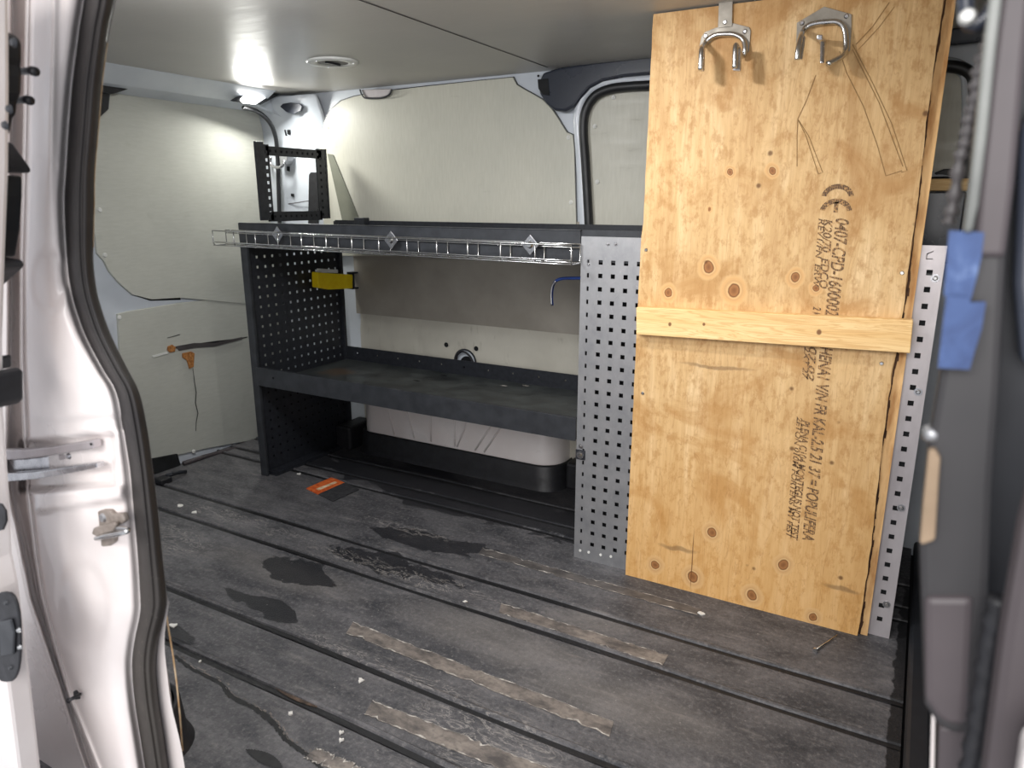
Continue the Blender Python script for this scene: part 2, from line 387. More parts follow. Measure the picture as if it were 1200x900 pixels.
def perf(bm, O, U, V, w, h, pitch, hole, u0, v0, nu, nv, narrow=None):
    """sheet w x h from corner O along unit U,V with nu x nv real square holes, first hole centred at (u0,v0)"""
    O, U, V = Vector(O), Vector(U), Vector(V)
    def cuts(start, n, total, nar=None):
        c = [0]
        for i in range(n):
            hw = hole/2
            if nar and i in nar: hw = nar[i]/2
            c += [start+i*pitch-hw, start+i*pitch+hw]
        c.append(total); return c
    cu = cuts(u0, nu, w, narrow); cv = cuts(v0, nv, h)
    g = [[bm.verts.new(O+U*a+V*b) for b in cv] for a in cu]
    for i in range(len(cu)-1):
        for j in range(len(cv)-1):
            if i % 2 == 1 and j % 2 == 1: continue
            bm.faces.new([g[i][j], g[i+1][j], g[i+1][j+1], g[i][j+1]])
def strip_poly(L, fn, n=6): return [fn(*p) for p in L]

# ------------------------------------------------------------------ shell
# floor with pressed ribs running the length of the van
FX0, FX1 = -2.60, .078
ribs = [1.90, 1.83, 1.49, 1.355, 1.045, .89, 2.02]
prof = [(.30, 0)]
for y in sorted(ribs):
    prof += [(y-.016, 0), (y-.010, -.0065), (y-.003, -.0065), (y+.001, .0035), (y+.008, .0045), (y+.014, 0)]
prof.append((2.30, 0))
bm = new(); nx = 60
g = []
for i in range(nx+1):
    x = FX0+(FX1-FX0)*i/nx; row = []
    for (y, z) in prof:
        wob = .003*math.sin(x*7+y*9)
        row.append(bm.verts.new((x, y+(wob if 0 < abs(z) else 0), z)))
    g.append(row)
for i in range(nx):
    for j in range(len(prof)-1): bm.faces.new([g[i][j], g[i+1][j], g[i+1][j+1], g[i][j+1]])
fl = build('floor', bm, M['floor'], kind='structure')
bm = new()
for y in sorted(ribs):   # shadow of each groove painted as a dark strip
    for i in range(nx):
        xs = [FX0+(FX1-FX0)*k/nx for k in (i, i+1)]
        vs = [bm.verts.new((x, yy+.003*math.sin(x*7+y*9), zz)) for x, yy, zz in ((xs[0], y-.0135, -.0005), (xs[1], y-.0135, -.0005), (xs[1], y-.001, -.0005), (xs[0], y-.001, -.0005))]
        bm.faces.new(vs)
build('rib_groove_shade', bm, M['groove'], fl)
bm = new(); box(bm, FX0, .5, .30, 2.4, -.06, -.02); build('floor_underlay', bm, M['dark_void'], fl)
bm = new(); box(bm, .082, .125, .55, 2.25, 0, .035); build('trim_1', bm, M['bulk'], kind='structure', bevel=.008)
# ceiling
CZ = 1.412
bm = new(); prism(bm, [Vector((-2.275, .5, CZ)), Vector((.30, .5, CZ)), Vector((.30, 2.262, CZ)), Vector((-2.20, 2.262, CZ)), Vector((-2.30, 2.262, CZ)), Vector((-2.34, 2.22, CZ))], (0, 0, .02))
ce = build('ceiling', bm, M['ceiling'], kind='structure')
bm = new(); a, b = atZ(420, 0, CZ-.0006), atZ(641, 79, CZ-.0006); a = a+(a-b)*1.0
prism(bm, [a, b, b+Vector((.005, 0, 0)), a+Vector((.005, 0, 0))], (0, 0, -.0005)); build('seam', bm, M['mauve'], ce)
bm = new(); box(bm, -2.7, .5, .40, 2.5, 1.46, 1.48); build('roof_skin', bm, M['white_body'], ce)
# far side wall: painted body, lining sheets
YW = 2.262
wf = thing('wall_far', None, None, (-1.1, YW, 0), kind='structure')
bm = new(); box(bm, -2.45, .35, YW+.004, YW+.02, -.02, 1.46); build('body_skin', bm, M['white_inner'], wf)
YL = 2.25
def sheet(name, px, mat, parent, Y=YL, d=.012, bevel=.0015, n=0, label=None):
    bm = new(); prism(bm, [atY(x, y, Y) for x, y in px], (0, d, 0)); return build(name, bm, mat, parent, bevel=bevel, label=label)
ul = [(374, 262), (374, 250), (374, 180), (376, 158), (380, 142), (388, 128), (400, 118), (415, 113), (440, 108), (500, 101), (560, 94.5), (601, 90.5), (602, 93), (605, 99), (613, 104), (624, 110), (636, 117), (646, 127), (654, 139), (660, 149), (664, 155), (671, 158), (672.5, 175), (676, 300), (374, 300)]
sheet('upper_lining', ul, M['lining'], wf)
sheet('lining_shadow_gap', [(x+(1.2 if x > 500 else -.8), y-(0.8 if y < 250 else 0)) for x, y in ul], M['black_steel2'], wf, YL+.007, .004, 0)
def riv(px, py, Y, parent, r=.0075, mat='whiteplastic'):
    bm = new(); c = atY(px, py, Y); disc(bm, c, (0, -1, 0), r, .002, 14, r*.8); disc(bm, c+Vector((0, -.002, 0)), (0, -1, 0), r*.5, .002, 10, r*.3)
    return build('rivet', bm, M[mat], parent, smooth=False)
for q in ((666, 161), (669, 237), (384, 150)): riv(*q, YL, wf)
# lining below the top tray and the pressed lower zone behind the shelf
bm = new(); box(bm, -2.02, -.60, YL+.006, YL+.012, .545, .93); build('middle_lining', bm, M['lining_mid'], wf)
bm = new()
nx_, nz_ = 90, 30; g = []
for i in range(nx_+1):
    row = []
    for j in range(nz_+1):
        x = -2.0+1.45*i/nx_; z = .0+.56*j/nz_; dpt = 0
        for k, x0 in enumerate((-1.84, -1.68, -1.52, -1.33, -1.17, -1.02, -.88)):
            sl = (.35 if k < 3 else -.35); dd = (x-x0)-sl*(z-.4)*-1
            dpt += .004*math.exp(-(dd/.010)**2)*(1 if .36 < z < .56 else 0)
        dpt += .006/(1+math.exp(-(z-.50)/.006))*1.0
        row.append(bm.verts.new((x, YL+.002+dpt, z)))
    g.append(row)
for i in range(nx_):
    for j in range(nz_): bm.faces.new([g[i][j], g[i+1][j], g[i+1][j+1], g[i][j+1]])
build('lower_lining', bm, M['lining_low'], wf, smooth=True)
for q in ((523, 404), (558, 408.5)):
    bm = new(); disc(bm, atY(*q, YL-.001), (0, -1, 0), .0095, .001, 16); build('hole', bm, M['dark_void'], wf)
bm = new(); c = atY(545, 424, YL-.004); tube(bm, [c+Vector((math.cos(a)*.048, 0, math.sin(a)*.048)) for a in [k*math.pi/12 for k in range(24)]], .0035, 6, True); build('access_ring', bm, M['black_steel2'], wf)
bm = new(); disc(bm, c+Vector((0, .003, 0)), (0, -1, 0), .046, .002, 24); build('access_cover', bm, M['white_inner'], wf)
bm = new(); disc(bm, c+Vector((.008, .0, -.005)), (0, -1, 0), .028, .002, 20); build('access_opening', bm, M['dark_void'], wf)
bm = new(); tube(bm, cr([atY(533, 428, YL-.012), atY(536, 416, YL-.016), atY(543, 412, YL-.02), atY(550, 417, YL-.016), atY(556, 428, YL-.012)], 6), .004, 8); build('cable_loop', bm, M['black_plastic'], wf, smooth=True)
# headlining trim (dark curved cap) and header rail over the window
trim = [(636, 85), (655, 79), (700, 72), (762, 65), (800, 61), (1100, 33), (1160, 27), (1160, 48), (1100, 54), (800, 83), (762, 87), (730, 90), (705, 95), (690, 103), (680, 114), (672, 125), (662, 130.5), (650, 130), (640, 122), (632, 110), (630, 98)]
sheet('curved_cap_trim', trim, M['navy_trim'], wf, YL-.030, .028, .008)
sheet('cap_recess', [(630, 93), (642, 92), (644, 112), (636, 111), (631, 104)], M['dark_void'], wf, YL-.032, .002, 0)
bm = new(); disc(bm, atY(631, 89, YL-.002), (0, -1, 0), .004, .002, 10); build('hole', bm, M['dark_void'], wf)
# window_1: blanked side window, its seal and its raised white surround
w1 = thing('window_1', None, None, (-.45, YL, .90), kind='structure')
def wseal(inset, n=8):
    base = [(691, 300), (690, 262), (686, 190), (683.5, 150), (687, 128), (698, 112), (716, 104), (740, 101), (765, 99.5), (860, 92), (980, 83), (1080, 78), (1118, 78), (1136, 86), (1141, 104), (1140, 150), (1128, 210), (1105, 213), (1060, 213)]
    return cr([(x, y, 0) for x, y in base], n)
bm = new(); tube(bm, [atY(p.x-6, p.y-7+ (4 if p.x > 1100 else 0), YL-.002) for p in wseal(0)], .016, 8)
build('window_surround', bm, M['white_inner'], w1, smooth=True)
bm = new(); tube(bm, [atY(p.x, p.y, YL-.010) for p in wseal(0)], .0155, 8)
build('window_seal', bm, M['seal2'], w1, smooth=True)
wp = [(p.x+4, p.y+4) for p in wseal(0) if p.y < 295][:140]
bm = new(); pts = [(694, 300)]+[(x, y) for x, y in wp if x < 1138]+[(1128, 300)]
prism(bm, [atY(x, y, YL+.004) for x, y in pts], (0, .006, 0)); build('window_blank', bm, M['lining'], w1)
for q in ((697, 148), (700, 213), (719, 114)): riv(*q, YL+.002, w1)
bm = new(); prism(bm, [atY(x, y, YL-.012) for x, y in ((1089, 209), (1096, 202), (1106, 198), (1150, 197), (1150, 214), (1089, 216))], (0, .01, 0)); build('seal_lower_corner', bm, M['black_plastic'], w1, bevel=.003)
# rear wall = door frame + one rear door
XR = -2.42
wr = thing('wall_rear', None, None, (XR, 1.4, 0), kind='structure')
bm = new(); box(bm, XR-.05, XR-.012, .50, 2.30, -.02, 1.46); build('body_skin', bm, M['white_inner'], wr)
bm = new(); prism(bm, [Vector((-2.262, .5, 1.411)), Vector((-2.35, .5, 1.365)), Vector((-2.42, .5, 1.345)), Vector((-2.42, .5, 1.44)), Vector((-2.262, .5, 1.44))], (0, 1.64, 0)); build('header_rail', bm, M['white_inner'], wr, bevel=.004)
# corner swelling of the header at the driver side
bm = new(); prism(bm, [atX(262, 92, -2.33), atX(330, 108, -2.34), Vector((-2.30, 2.26, 1.41)), Vector((-2.30, 2.26, 1.30)), atX(345, 160, -2.38), atX(318, 132, -2.36), atX(300, 124, -2.36), atX(262, 117, -2.36)], (-.10, .0, 0)); build('header_corner', bm, M['white_inner'], wr, bevel=.006)
ss0 = lambda y: max(0, min(1, (y-130)/60))
d1 = thing('door_1', None, None, (XR, 1.8, 0), kind='structure')
def xs(name, px, mat, parent, X=XR, d=-.012, bevel=.0015, label=None):
    bm = new(); prism(bm, [atX(x, y, X) for x, y in px], (d, 0, 0)); return build(name, bm, mat, parent, bevel=bevel, label=label)
up_ = [(60, 88), (125, 100), (160, 105), (240, 118), (280, 124), (300, 131), (312, 141), (320, 156), (323, 175), (326, 300), (330, 360), (285, 356), (211, 349), (178, 351), (155, 345), (140, 332), (128, 318), (122, 306), (114, 297), (111, 270), (109, 230), (60, 220)]
xs('upper_lining', up_, M['lining_rear'], d1)
lo_ = [(138, 368), (150, 365), (211, 355), (240, 352), (330, 350), (335, 508), (300, 515), (240, 526), (180, 540), (150, 546), (141, 420)]
xs('lower_lining', lo_, M['lining_rear'], d1, XR-.002)
xs('lining_shadow_gap', [(114, 299), (120, 303), (126, 314), (138, 330), (152, 344), (176, 352.5), (212, 351.5), (211, 348), (160, 340), (130, 300)], M['dark_void'], d1, XR-.011, -.002, 0)
bm = new(); sp = cr([(285, 126, 0), (300, 130, 0), (314, 141, 0), (322, 157, 0), (325, 180, 0), (326.5, 220, 0), (329, 300, 0), (334, 420, 0)], 6)
tube(bm, [atX(p.x, p.y, -2.325-.035*ss0(p.y)) for p in sp], .0085, 8); build('door_seal', bm, M['seal2'], d1, smooth=True)
def pstrip(bm, pts, w, fn, d):
    P = [Vector(p+(0,)) if len(p) == 2 else Vector(p) for p in pts]; L = []; R = []
    for i, p in enumerate(P):
        t = (P[min(i+1, len(P)-1)]-P[max(i-1, 0)]).normalized(); nn = Vector((-t.y, t.x, 0)); ww = w[i] if isinstance(w, list) else w
        L.append(p+nn*ww/2); R.append(p-nn*ww/2)
    for i in range(len(P)-1):
        q = [fn(L[i].x, L[i].y), fn(L[i+1].x, L[i+1].y), fn(R[i+1].x, R[i+1].y), fn(R[i].x, R[i].y)]
        vs = [bm.verts.new(v) for v in q]; bm.faces.new(vs)
fnx = lambda x, y: atX(x, y, XR+.0012)
bm = new(); pstrip(bm, [(204, 408), (222, 405), (240, 402.5), (258, 400), (275, 398), (290, 395)], [1, 2, 2.5, 2.2, 1.8, 1], fnx, 0)
pstrip(bm, [(226, 432), (228, 448), (230, 460), (229, 472), (232, 484), (230, 494), (229.5, 505)], [.6, .9, 1.1, 1, 1, .8, .5], fnx, 0)
pstrip(bm, [(196, 396), (204, 394), (211, 392)], .7, fnx, 0)
build('crack', bm, M['dark_void'], d1, label='dark crack running across the lower door lining')
bm = new(); prism(bm, [atX(x, y, XR+.003) for x, y in ((206, 406), (228, 402), (252, 402), (284, 395), (284, 397.5), (252, 406), (228, 407.5), (210, 411))], (-.004, 0, 0)); build('lifted_flap', bm, M['greyplate'], d1)
bm = new(); prism(bm, [atX(x, y, XR+.004) for x, y in ((197, 406), (202, 404), (206, 407), (205, 412), (199, 413), (196, 410))], (-.003, 0, 0))
prism(bm, [atX(x, y, XR+.004) for x, y in ((214, 414), (224, 412), (228, 414), (227, 430), (222, 432), (219, 422), (214, 419))], (-.003, 0, 0))
build('torn_wood', bm, M['rust_wood'], d1, label='brown torn wood where the lining is broken')
bm = new(); prism(bm, [atX(x, y, XR+.004) for x, y in ((178, 417), (196, 412), (197, 414.5), (180, 419))], (-.002, 0, 0)); build('white_chip', bm, M['whiteplastic'], d1)
def rivx(px, py, parent):
    bm = new(); c = atX(px, py, XR+.001); disc(bm, c, (1, 0, 0), .008, .003, 14, .006); build('rivet', bm, M['whiteplastic'], parent)
for q in ((117, 246), (123, 299), (140, 372), (227, 529), (318, 246)): rivx(*q, d1)
# sill strip along the bottom of the rear door
bm = new(); tube(bm, [atX(x, y, XR+.02) for x, y in ((215, 543), (240, 535), (300, 520), (330, 512))], .009, 8); build('bottom_seal', bm, M['mauve'], d1, smooth=True)
xs('sill_recess', [(150, 543), (208, 532), (213, 549), (150, 562)], M['dark_void'], d1, XR+.006, -.01, 0)
bm = new(); prism(bm, [atX(x, y, XR+.05) for x, y in ((120, 96), (126, 95), (161, 101), (152, 104), (134, 110), (120, 109))], (-.06, 0, 0))
prism(bm, [atX(x, y, XR+.03) for x, y in ((112, 100), (130, 108), (128, 128), (118, 137), (110, 140))], (-.04, 0, 0)); build('latch_cover', bm, M['black_plastic'], d1, bevel=.004)
# door catch on the floor by the rear door
dc = thing('door_catch', 'small black metal latch on the floor below the rear door sill', 'latch', atZ(200, 562, 0))
bm = new(); c = atZ(200, 563, 0)
box(bm, c.x-.03, c.x+.02, c.y-.05, c.y-.005, .0, .02); build('catch_body', bm, M['black_plastic'], dc, bevel=.004)
bm = new(); tube(bm, [c+Vector((-.01, -.01, .018)), c+Vector((.0, .03, .02)), c+Vector((.0, .065, .012))], .008, 8); build('lever', bm, M['black_steel'], dc, smooth=True)
bm = new(); disc(bm, c+Vector((.0, .02, .022)), (0, 0, 1), .012, .006, 12); build('pivot', bm, M['black_steel2'], dc)
# pillar in the far rear corner (painted body), its holes and cavities
pl = thing('wall_pillar', None, None, (-2.27, YW, 0), kind='structure')
bm = new()
colx = [(-2.42, .060), (-2.36, .030), (-2.30, .016), (-2.24, .012), (-2.20, .018), (-2.165, .010), (-2.145, .0), (-2.13, -.006)]
zz = [0, .4, .8, 1.1, 1.2, 1.28, 1.33, 1.37, 1.40]
g = []
for (x, dd) in colx:
    row = []
    for z in zz:
        k = max(0, (z-1.25)/.15)
        row.append(bm.verts.new((x, YW-dd-.05*k*k, z)))
    g.append(row)
for i in range(len(colx)-1):
    for j in range(len(zz)-1): bm.faces.new([g[i][j], g[i+1][j], g[i+1][j+1], g[i][j+1]])
build('pillar_skin', bm, M['white_inner'], pl, smooth=True, solid=.002)
def pp(name, px, mat, Y, d=.006, bevel=0):
    bm = new(); prism(bm, [atY(x, y, Y) for x, y in px], (0, d, 0)); return build(name, bm, mat, pl, bevel=bevel)
ov = [(328, 125), (331, 121.5), (340, 120), (351, 121.5), (354, 125), (352, 130), (344, 134), (335, 131)]
pp('oval_opening', ov, M['navy_trim'], YW-.062, .01, .002)
for q in (((333, 152), (334.5, 152), (336, 159), (334.5, 159)), ((336.5, 152), (339.5, 152), (339.5, 158), (336.5, 157)), ((336, 195), (339, 195), (339, 201), (336, 200)), ((334, 225), (335.5, 225), (337, 232), (335.5, 232)), ((341, 227), (344, 227), (344, 231), (341, 230))):
    pp('slot', q, M['dark_void'], YW-.028, .003)
pp('belt_slot', [(362, 205), (364, 202), (372, 202), (373, 262), (361, 262)], M['black_plastic'], YW-.021, .003)
pp('panel_line', [(328, 240), (361, 235), (361, 236), (328, 241)], M['mauve'], YW-.028, .002)
# grab bracket on the pillar, seen through the black frame
gb = thing('coat_hook', 'small grey metal hook on the white pillar seen through the black frame', 'hook', atY(333, 190, 2.20))
bm = new(); tube(bm, cr([atY(317, 184, 2.19), atY(317, 192, 2.19), atY(323, 196, 2.18), atY(330, 195, 2.18), atY(334, 188, 2.19)], 5), .006, 8); build('hook_arm', bm, M['zinc'], gb, smooth=True)
bm = new(); prism(bm, [atY(x, y, 2.20) for x, y in ((327, 181), (337, 181), (336, 188), (334, 193), (328, 193))], (0, .035, 0)); build('hook_base', bm, M['galv'], gb, bevel=.002)
# wall_front: bulkhead
bm = new(); box(bm, .125, .15, .62, 2.30, -.02, .55); wfr = build('wall_front', bm, M['bulk'], kind='structure')
bm = new(); box(bm, .125, .15, .62, 2.30, .55, 1.46); build('upper_panel', bm, M['lining'], wfr)
# wheel arches
def arch(name, x0, x1, yin, yout, h, kind):
    t = thing(name, None, None, ((x0+x1)/2, yin, 0), kind='structure')
    s_ = 1 if yout > yin else -1
    def outline(gx, gy, n=8, r=.085):
        pts = [Vector((x0-gx, yout, 0))]
        r = min(r, abs(yout-yin)*.95)
        for k in range(n+1):
            a = math.pi/2*k/n; pts.append(Vector((x0-gx+r-r*math.cos(a), yin-s_*gy+s_*(r-r*math.sin(a)), 0)))
        for k in range(n+1):
            a = math.pi/2*k/n; pts.append(Vector((x1+gx-r+r*math.sin(a), yin-s_*gy+s_*(r-r*math.cos(a)), 0)))
        pts.append(Vector((x1+gx, yout, 0))); return pts
    bm = new(); rings = []
    for (z, ins) in ((0.0, 0), (.18, .002), (h-.06, .010), (h-.02, .03), (h, .07)):
        rings.append([bm.verts.new(p+Vector((0, s_*ins if abs(p.y-yout) > .001 else 0, z))) for p in outline(-ins, 0)])
    for A, B in zip(rings, rings[1:]):
        for k in range(len(A)-1): bm.faces.new([A[k], A[k+1], B[k+1], B[k]])
    bm.faces.new(rings[-1])
    build('arch_shell', bm, M['white_body'], t, smooth=True)
    bm = new(); rings = []
    for (z, gg) in ((0, .022), (.02, .014), (.085, .010), (.092, .006), (.085, .002)):
        rings.append([bm.verts.new(p+Vector((0, 0, z))) for p in outline(gg, gg)])
    for A, B in zip(rings, rings[1:]):
        for k in range(len(A)-1): bm.faces.new([A[k], A[k+1], B[k+1], B[k]])
    build('rubber_skirt', bm, M['black_plastic'], t, smooth=True)
    return t
wa = arch('wall_arch_far', -1.93, -1.03, 2.125, 2.27, .33, 0)
for (x0, x1, sl) in ((-1.80, -1.74, .5), (-1.70, -1.64, .5), (-1.56, -1.56, 0), (-1.45, -1.45, 0), (-1.36, -1.44, 0), (-1.24, -1.36, 0), (-1.20, -1.32, 0)):
    bm = new(); tube(bm, [Vector((x0, 2.1275, .28)), Vector((x1, 2.124, .10))], .0035, 6); build('pressed_rib', bm, M['white_body'], wa, smooth=True)
arch('wall_arch_near', -1.95, -1.10, .715, .57, .33, 0)
# small curb of black mat under the far wall, rear of the arch
bm = new(); box(bm, -2.03, -1.95, 2.10, 2.25, 0, .10); build('trim_2', bm, M['black_plastic'], kind='structure', bevel=.01)
bm = new(); box(bm, -1.01, -.5, 2.17, 2.25, 0, .10); build('trim_3', bm, M['black_plastic'], kind='structure', bevel=.01)

# ------------------------------------------------------------------ ceiling fittings
lamp = thing('ceiling_lamp', 'lit square LED lamp on the white header above the rear door', 'lamp', (-2.33, 2.02, 1.36))
pA = [atX(x, y, -2.31) for x, y in ((273, 119), (292, 107), (328, 111), (306, 123))]
bm = new(); prism(bm, pA, (-.02, 0, .004)); build('lamp_housing', bm, M['black_steel2'], lamp, bevel=.003)
pB = [atX(x, y, -2.305) for x, y in ((282, 117), (290, 108), (308, 108), (312, 114), (300, 122), (286, 121))]
bm = new(); prism(bm, pB, (-.006, 0, 0)); build('lamp_lens', bm, M['led'], lamp, bevel=.002, label='glowing white lens')
vc = atZ(390, 72, CZ)
vent = thing('ceiling_vent', 'round white vent ring set into the grey ceiling', 'vent', vc+Vector((0, 0, -.008)))
bm = new()
R_ = .082
pr = [(R_, 0), (R_, -.004), (R_-.006, -.007), (R_*.62, -.006), (R_*.56, -.002)]
rings = [[bm.verts.new(vc+Vector((math.cos(a)*r, math.sin(a)*r*.92, z))) for a in [2*math.pi*k/40 for k in range(40)]] for r, z in pr]
for A, B in zip(rings, rings[1:]):
    for k in range(40): bm.faces.new([A[k], A[(k+1) % 40], B[(k+1) % 40], B[k]])
build('vent_ring', bm, M['whiteplastic'], vent, smooth=True)
bm = new(); disc(bm, vc+Vector((0, 0, -.002)), (0, 0, -1), .046, .002, 32); build('vent_plate', bm, M['greyplate'], vent)
bm = new(); box(bm, vc.x-.003, vc.x+.003, vc.y-.03, vc.y+.03, CZ-.009, CZ-.004); build('vent_tab', bm, M['black_steel2'], vent)
for k in range(3):
    a = 2.1*k+.4; bm = new(); disc(bm, vc+Vector((math.cos(a)*.067, math.sin(a)*.062, -.0065)), (0, 0, -1), .004, .002, 10); build('screw', bm, M['zinc'], vent)
cl = thing('ceiling_clip', 'small grey bent metal clip at the ceiling edge above the far lining', 'clip', atY(440, 110, 2.24))
bm = new(); prism(bm, [atY(x, y, 2.235) for x, y in ((423, 105), (458, 104), (455, 111), (446, 114), (428, 115))], (0, .012, 0)); build('clip_plate', bm, M['galv_light'], cl, bevel=.002)
bm = new(); tube(bm, cr([atY(422, 105, 2.232), atY(424, 111, 2.23), atY(429, 115, 2.23), atY(446, 115, 2.23), atY(456, 111, 2.23), atY(459, 105, 2.232)], 4), .0032, 6); build('clip_rim', bm, M['black_steel2'], cl, smooth=True)

# ------------------------------------------------------------------ rear shelf rack
RF, RB = 1.73, 2.20
rack = thing('shelf_rack', 'black steel van racking with perforated end panel, top tray and lower shelf', 'rack', (-1.4, 1.95, 0))
P_ = .0355; H_ = .0092
bm = new(); perf(bm, (-2.052, RF+.012, 0), (0, 1, 0), (0, 0, 1), RB-RF-.012, .90, P_, H_, .047, .060, 12, 23)
build('end_panel', bm, M['black_steel'], rack, solid=.0018, label='black end panel punched with rows of small square holes')
bm = new(); box(bm, -2.062, -2.030, RF, RF+.012, 0, .925); build('front_post', bm, M['black_steel2'], rack, bevel=.002)
bm = new(); box(bm, -2.062, -2.036, RB-.004, RB+.010, 0, .92); build('rear_post', bm, M['black_steel'], rack, bevel=.002)
bm = new(); box(bm, -2.060, -2.0565, RF+.02, RB-.01, .02, .34); build('hole_dark_sheet', bm, M['dark_void'], rack)  # dark sheet added behind the panel so its lower holes look unlit
# top tray
bm = new(); box(bm, -2.055, -.775, RF-.003, RF, .845, .925); box(bm, -2.055, -.775, RF-.003, RF+.012, .922, .926); build('front_lip', bm, M['black_steel2'], rack, bevel=.001)
bm = new(); box(bm, -2.055, -.775, RF, RB, .848, .852); build('top_tray', bm, M['shelf'], rack)
bm = new(); perf(bm, (-2.055, RB, .852), (1, 0, 0), (0, 0, 1), 1.28, .072, .0755, .018, .06, .036, 16, 1); build('back_lip', bm, M['black_steel'], rack, solid=.002)
bm = new(); box(bm, -1.93, -1.88, RB-.03, RB+.002, .90, .935); build('back_bracket', bm, M['black_steel'], rack, bevel=.002)
# lower shelf
bm = new(); box(bm, -2.035, -.775, RF-.003, RF, .352, .418); box(bm, -2.035, -.775, RF-.003, RF+.010, .416, .419); build('front_lip', bm, M['black_steel2'], rack, bevel=.001)
bm = new(); box(bm, -2.035, -.775, RF, RB, .356, .360); build('lower_shelf', bm, M['shelf'], rack)
bm = new(); perf(bm, (-2.035, RB, .356), (1, 0, 0), (0, 0, 1), 1.26, .060, .105, .006, .06, .035, 11, 1); build('back_lip', bm, M['black_steel'], rack, solid=.002)
for q in ((-2.0, ), ):
    bm = new(); disc(bm, atY(320, 443, RF-.004), (0, -1, 0), .004, .001, 10); build('bolt_hole', bm, M['dark_void'], rack)
for (x, y) in ((520, 440), (590, 452), (616, 452), (488, 446), (360, 425)):
    bm = new(); c_ = atZ(x, y, .362); prism(bm, [c_+Vector(v) for v in ((-.012, -.003, 0), (.006, -.004, 0), (.014, .001, 0), (.0, .004, 0))], (0, 0, .001)); build('dust_flake', bm, M['tape_edge'] if x > 550 else M['dark_void'], rack)
# foot rail
bm = new(); box(bm, -2.045, -2.0, RF+.02, RB, 0, .014); build('foot_rail', bm, M['black_steel'], rack)
# upper frame
fr = thing('perforated_frame', 'small open black perforated frame standing on the rack by the rear door', 'frame', (-2.08, 2.0, .93))
FX = -2.075
bm = new(); box(bm, FX-.004, FX+.004, 1.842, 1.880, .93, 1.200); build('post_flange', bm, M['black_steel'], fr, bevel=.0015)
bm = new(); perf(bm, (FX, 1.880, .93), (0, 1, 0), (0, 0, 1), .024, .262, .0262, .011, .011, .026, 1, 9); build('post_strip', bm, M['black_steel'], fr, solid=.002)
bm = new(); perf(bm, (FX, 1.890, 1.155), (0, 1, 0), (0, 0, 1), .275, .032, .026, .009, .020, .016, 10, 1); build('top_rail', bm, M['black_steel'], fr, solid=.002)
bm = new(); perf(bm, (FX, 2.140, .93), (0, 1, 0), (0, 0, 1), .050, .262, .0262, .009, .016, .016, 2, 9, narrow={1: .003}); build('back_post', bm, M['black_steel2'], fr, solid=.002)
bm = new(); box(bm, FX-.003, FX+.003, 2.185, 2.193, .93, 1.193); build('back_flange', bm, M['black_steel'], fr)
bm = new(); perf(bm, (FX, 1.890, .925), (0, 1, 0), (0, 0, 1), .26, .035, .026, .008, .02, .018, 9, 1); build('bottom_rail', bm, M['black_steel'], fr, solid=.002)
bm = new(); box(bm, FX-.008, FX-.005, 1.892, 2.19, 1.157, 1.186); build('rail_backing', bm, M['dark_void'], fr)
bm = new(); box(bm, FX-.008, FX-.005, 2.142, 2.19, .93, 1.19); build('post_backing', bm, M['dark_void'], fr)
bm = new(); box(bm, FX-.008, FX-.005, 1.885, 2.15, .925, .958); build('bottom_backing', bm, M['dark_void'], fr)
bm = new(); prism(bm, [atY(x, y, YL-.004) for x, y in ((383.5, 180), (390, 181), (424, 264), (402, 264))], (0, .003, 0)); gp = build('tapering_shape', bm, M['sagegrey'], bevel=.001); tag(gp, 'slim grey tapering shape lying on the far lining behind the black frame', 'plate')  # thin grey tapering shape laid flat on the far lining
# wire cable basket along the tray lip
bk = thing('wire_basket', 'long silver wire cable basket hung along the black top tray', 'basket', (-1.4, 1.69, .845))
def sag(x): return -.010*((x+2.12)/1.35)
B0, B1 = -2.118, -.772; YF, YB = 1.668, 1.722; zt, zb = .900, .852
for (y, z) in ((YF, zt), (YB, zt), (YF, zb), (YB, zb), (YF, zb+.010), (YB, zt-.009)):
    bm = new(); tube(bm, [Vector((B0+(B1-B0)*k/12, y, z+sag(B0+(B1-B0)*k/12))) for k in range(13)], .0022, 6); build('long_wire', bm, M['wire'], bk, smooth=True)
n = 14
for k in range(n):
    x = B0+(B1-B0)*k/(n-1); s_ = sag(x)
    bm = new(); tube(bm, [Vector((x, YF, zt+s_)), Vector((x, YF, zb+.006+s_)), Vector((x, YF+.006, zb+s_)), Vector((x, YB-.006, zb+s_)), Vector((x, YB, zb+.006+s_)), Vector((x, YB, zt+s_))], .0022, 6)
    build('cross_wire', bm, M['wire'], bk, smooth=True)
for (px, py) in ((325, 275), (458, 281.5), (621, 287)):
    c = atY(px, py, 1.700); r = .027
    w = thing('diamond_washer', None, None, (0, 0, 0)); bpy.data.objects.remove(w)
    bm = new(); prism(bm, [c+Vector(v) for v in ((0, 0, r), (r*.95, 0, 0), (0, 0, -r), (-r*.95, 0, 0))], (0, .003, 0))
    dw = build('clamp_plate', bm, M['zinc'], bk, bevel=.001, label='diamond shaped clamp plate')
    bm = new(); disc(bm, c, (0, -1, 0), .010, .006, 12, .006); build('bolt_head', bm, M['wire'], dw)
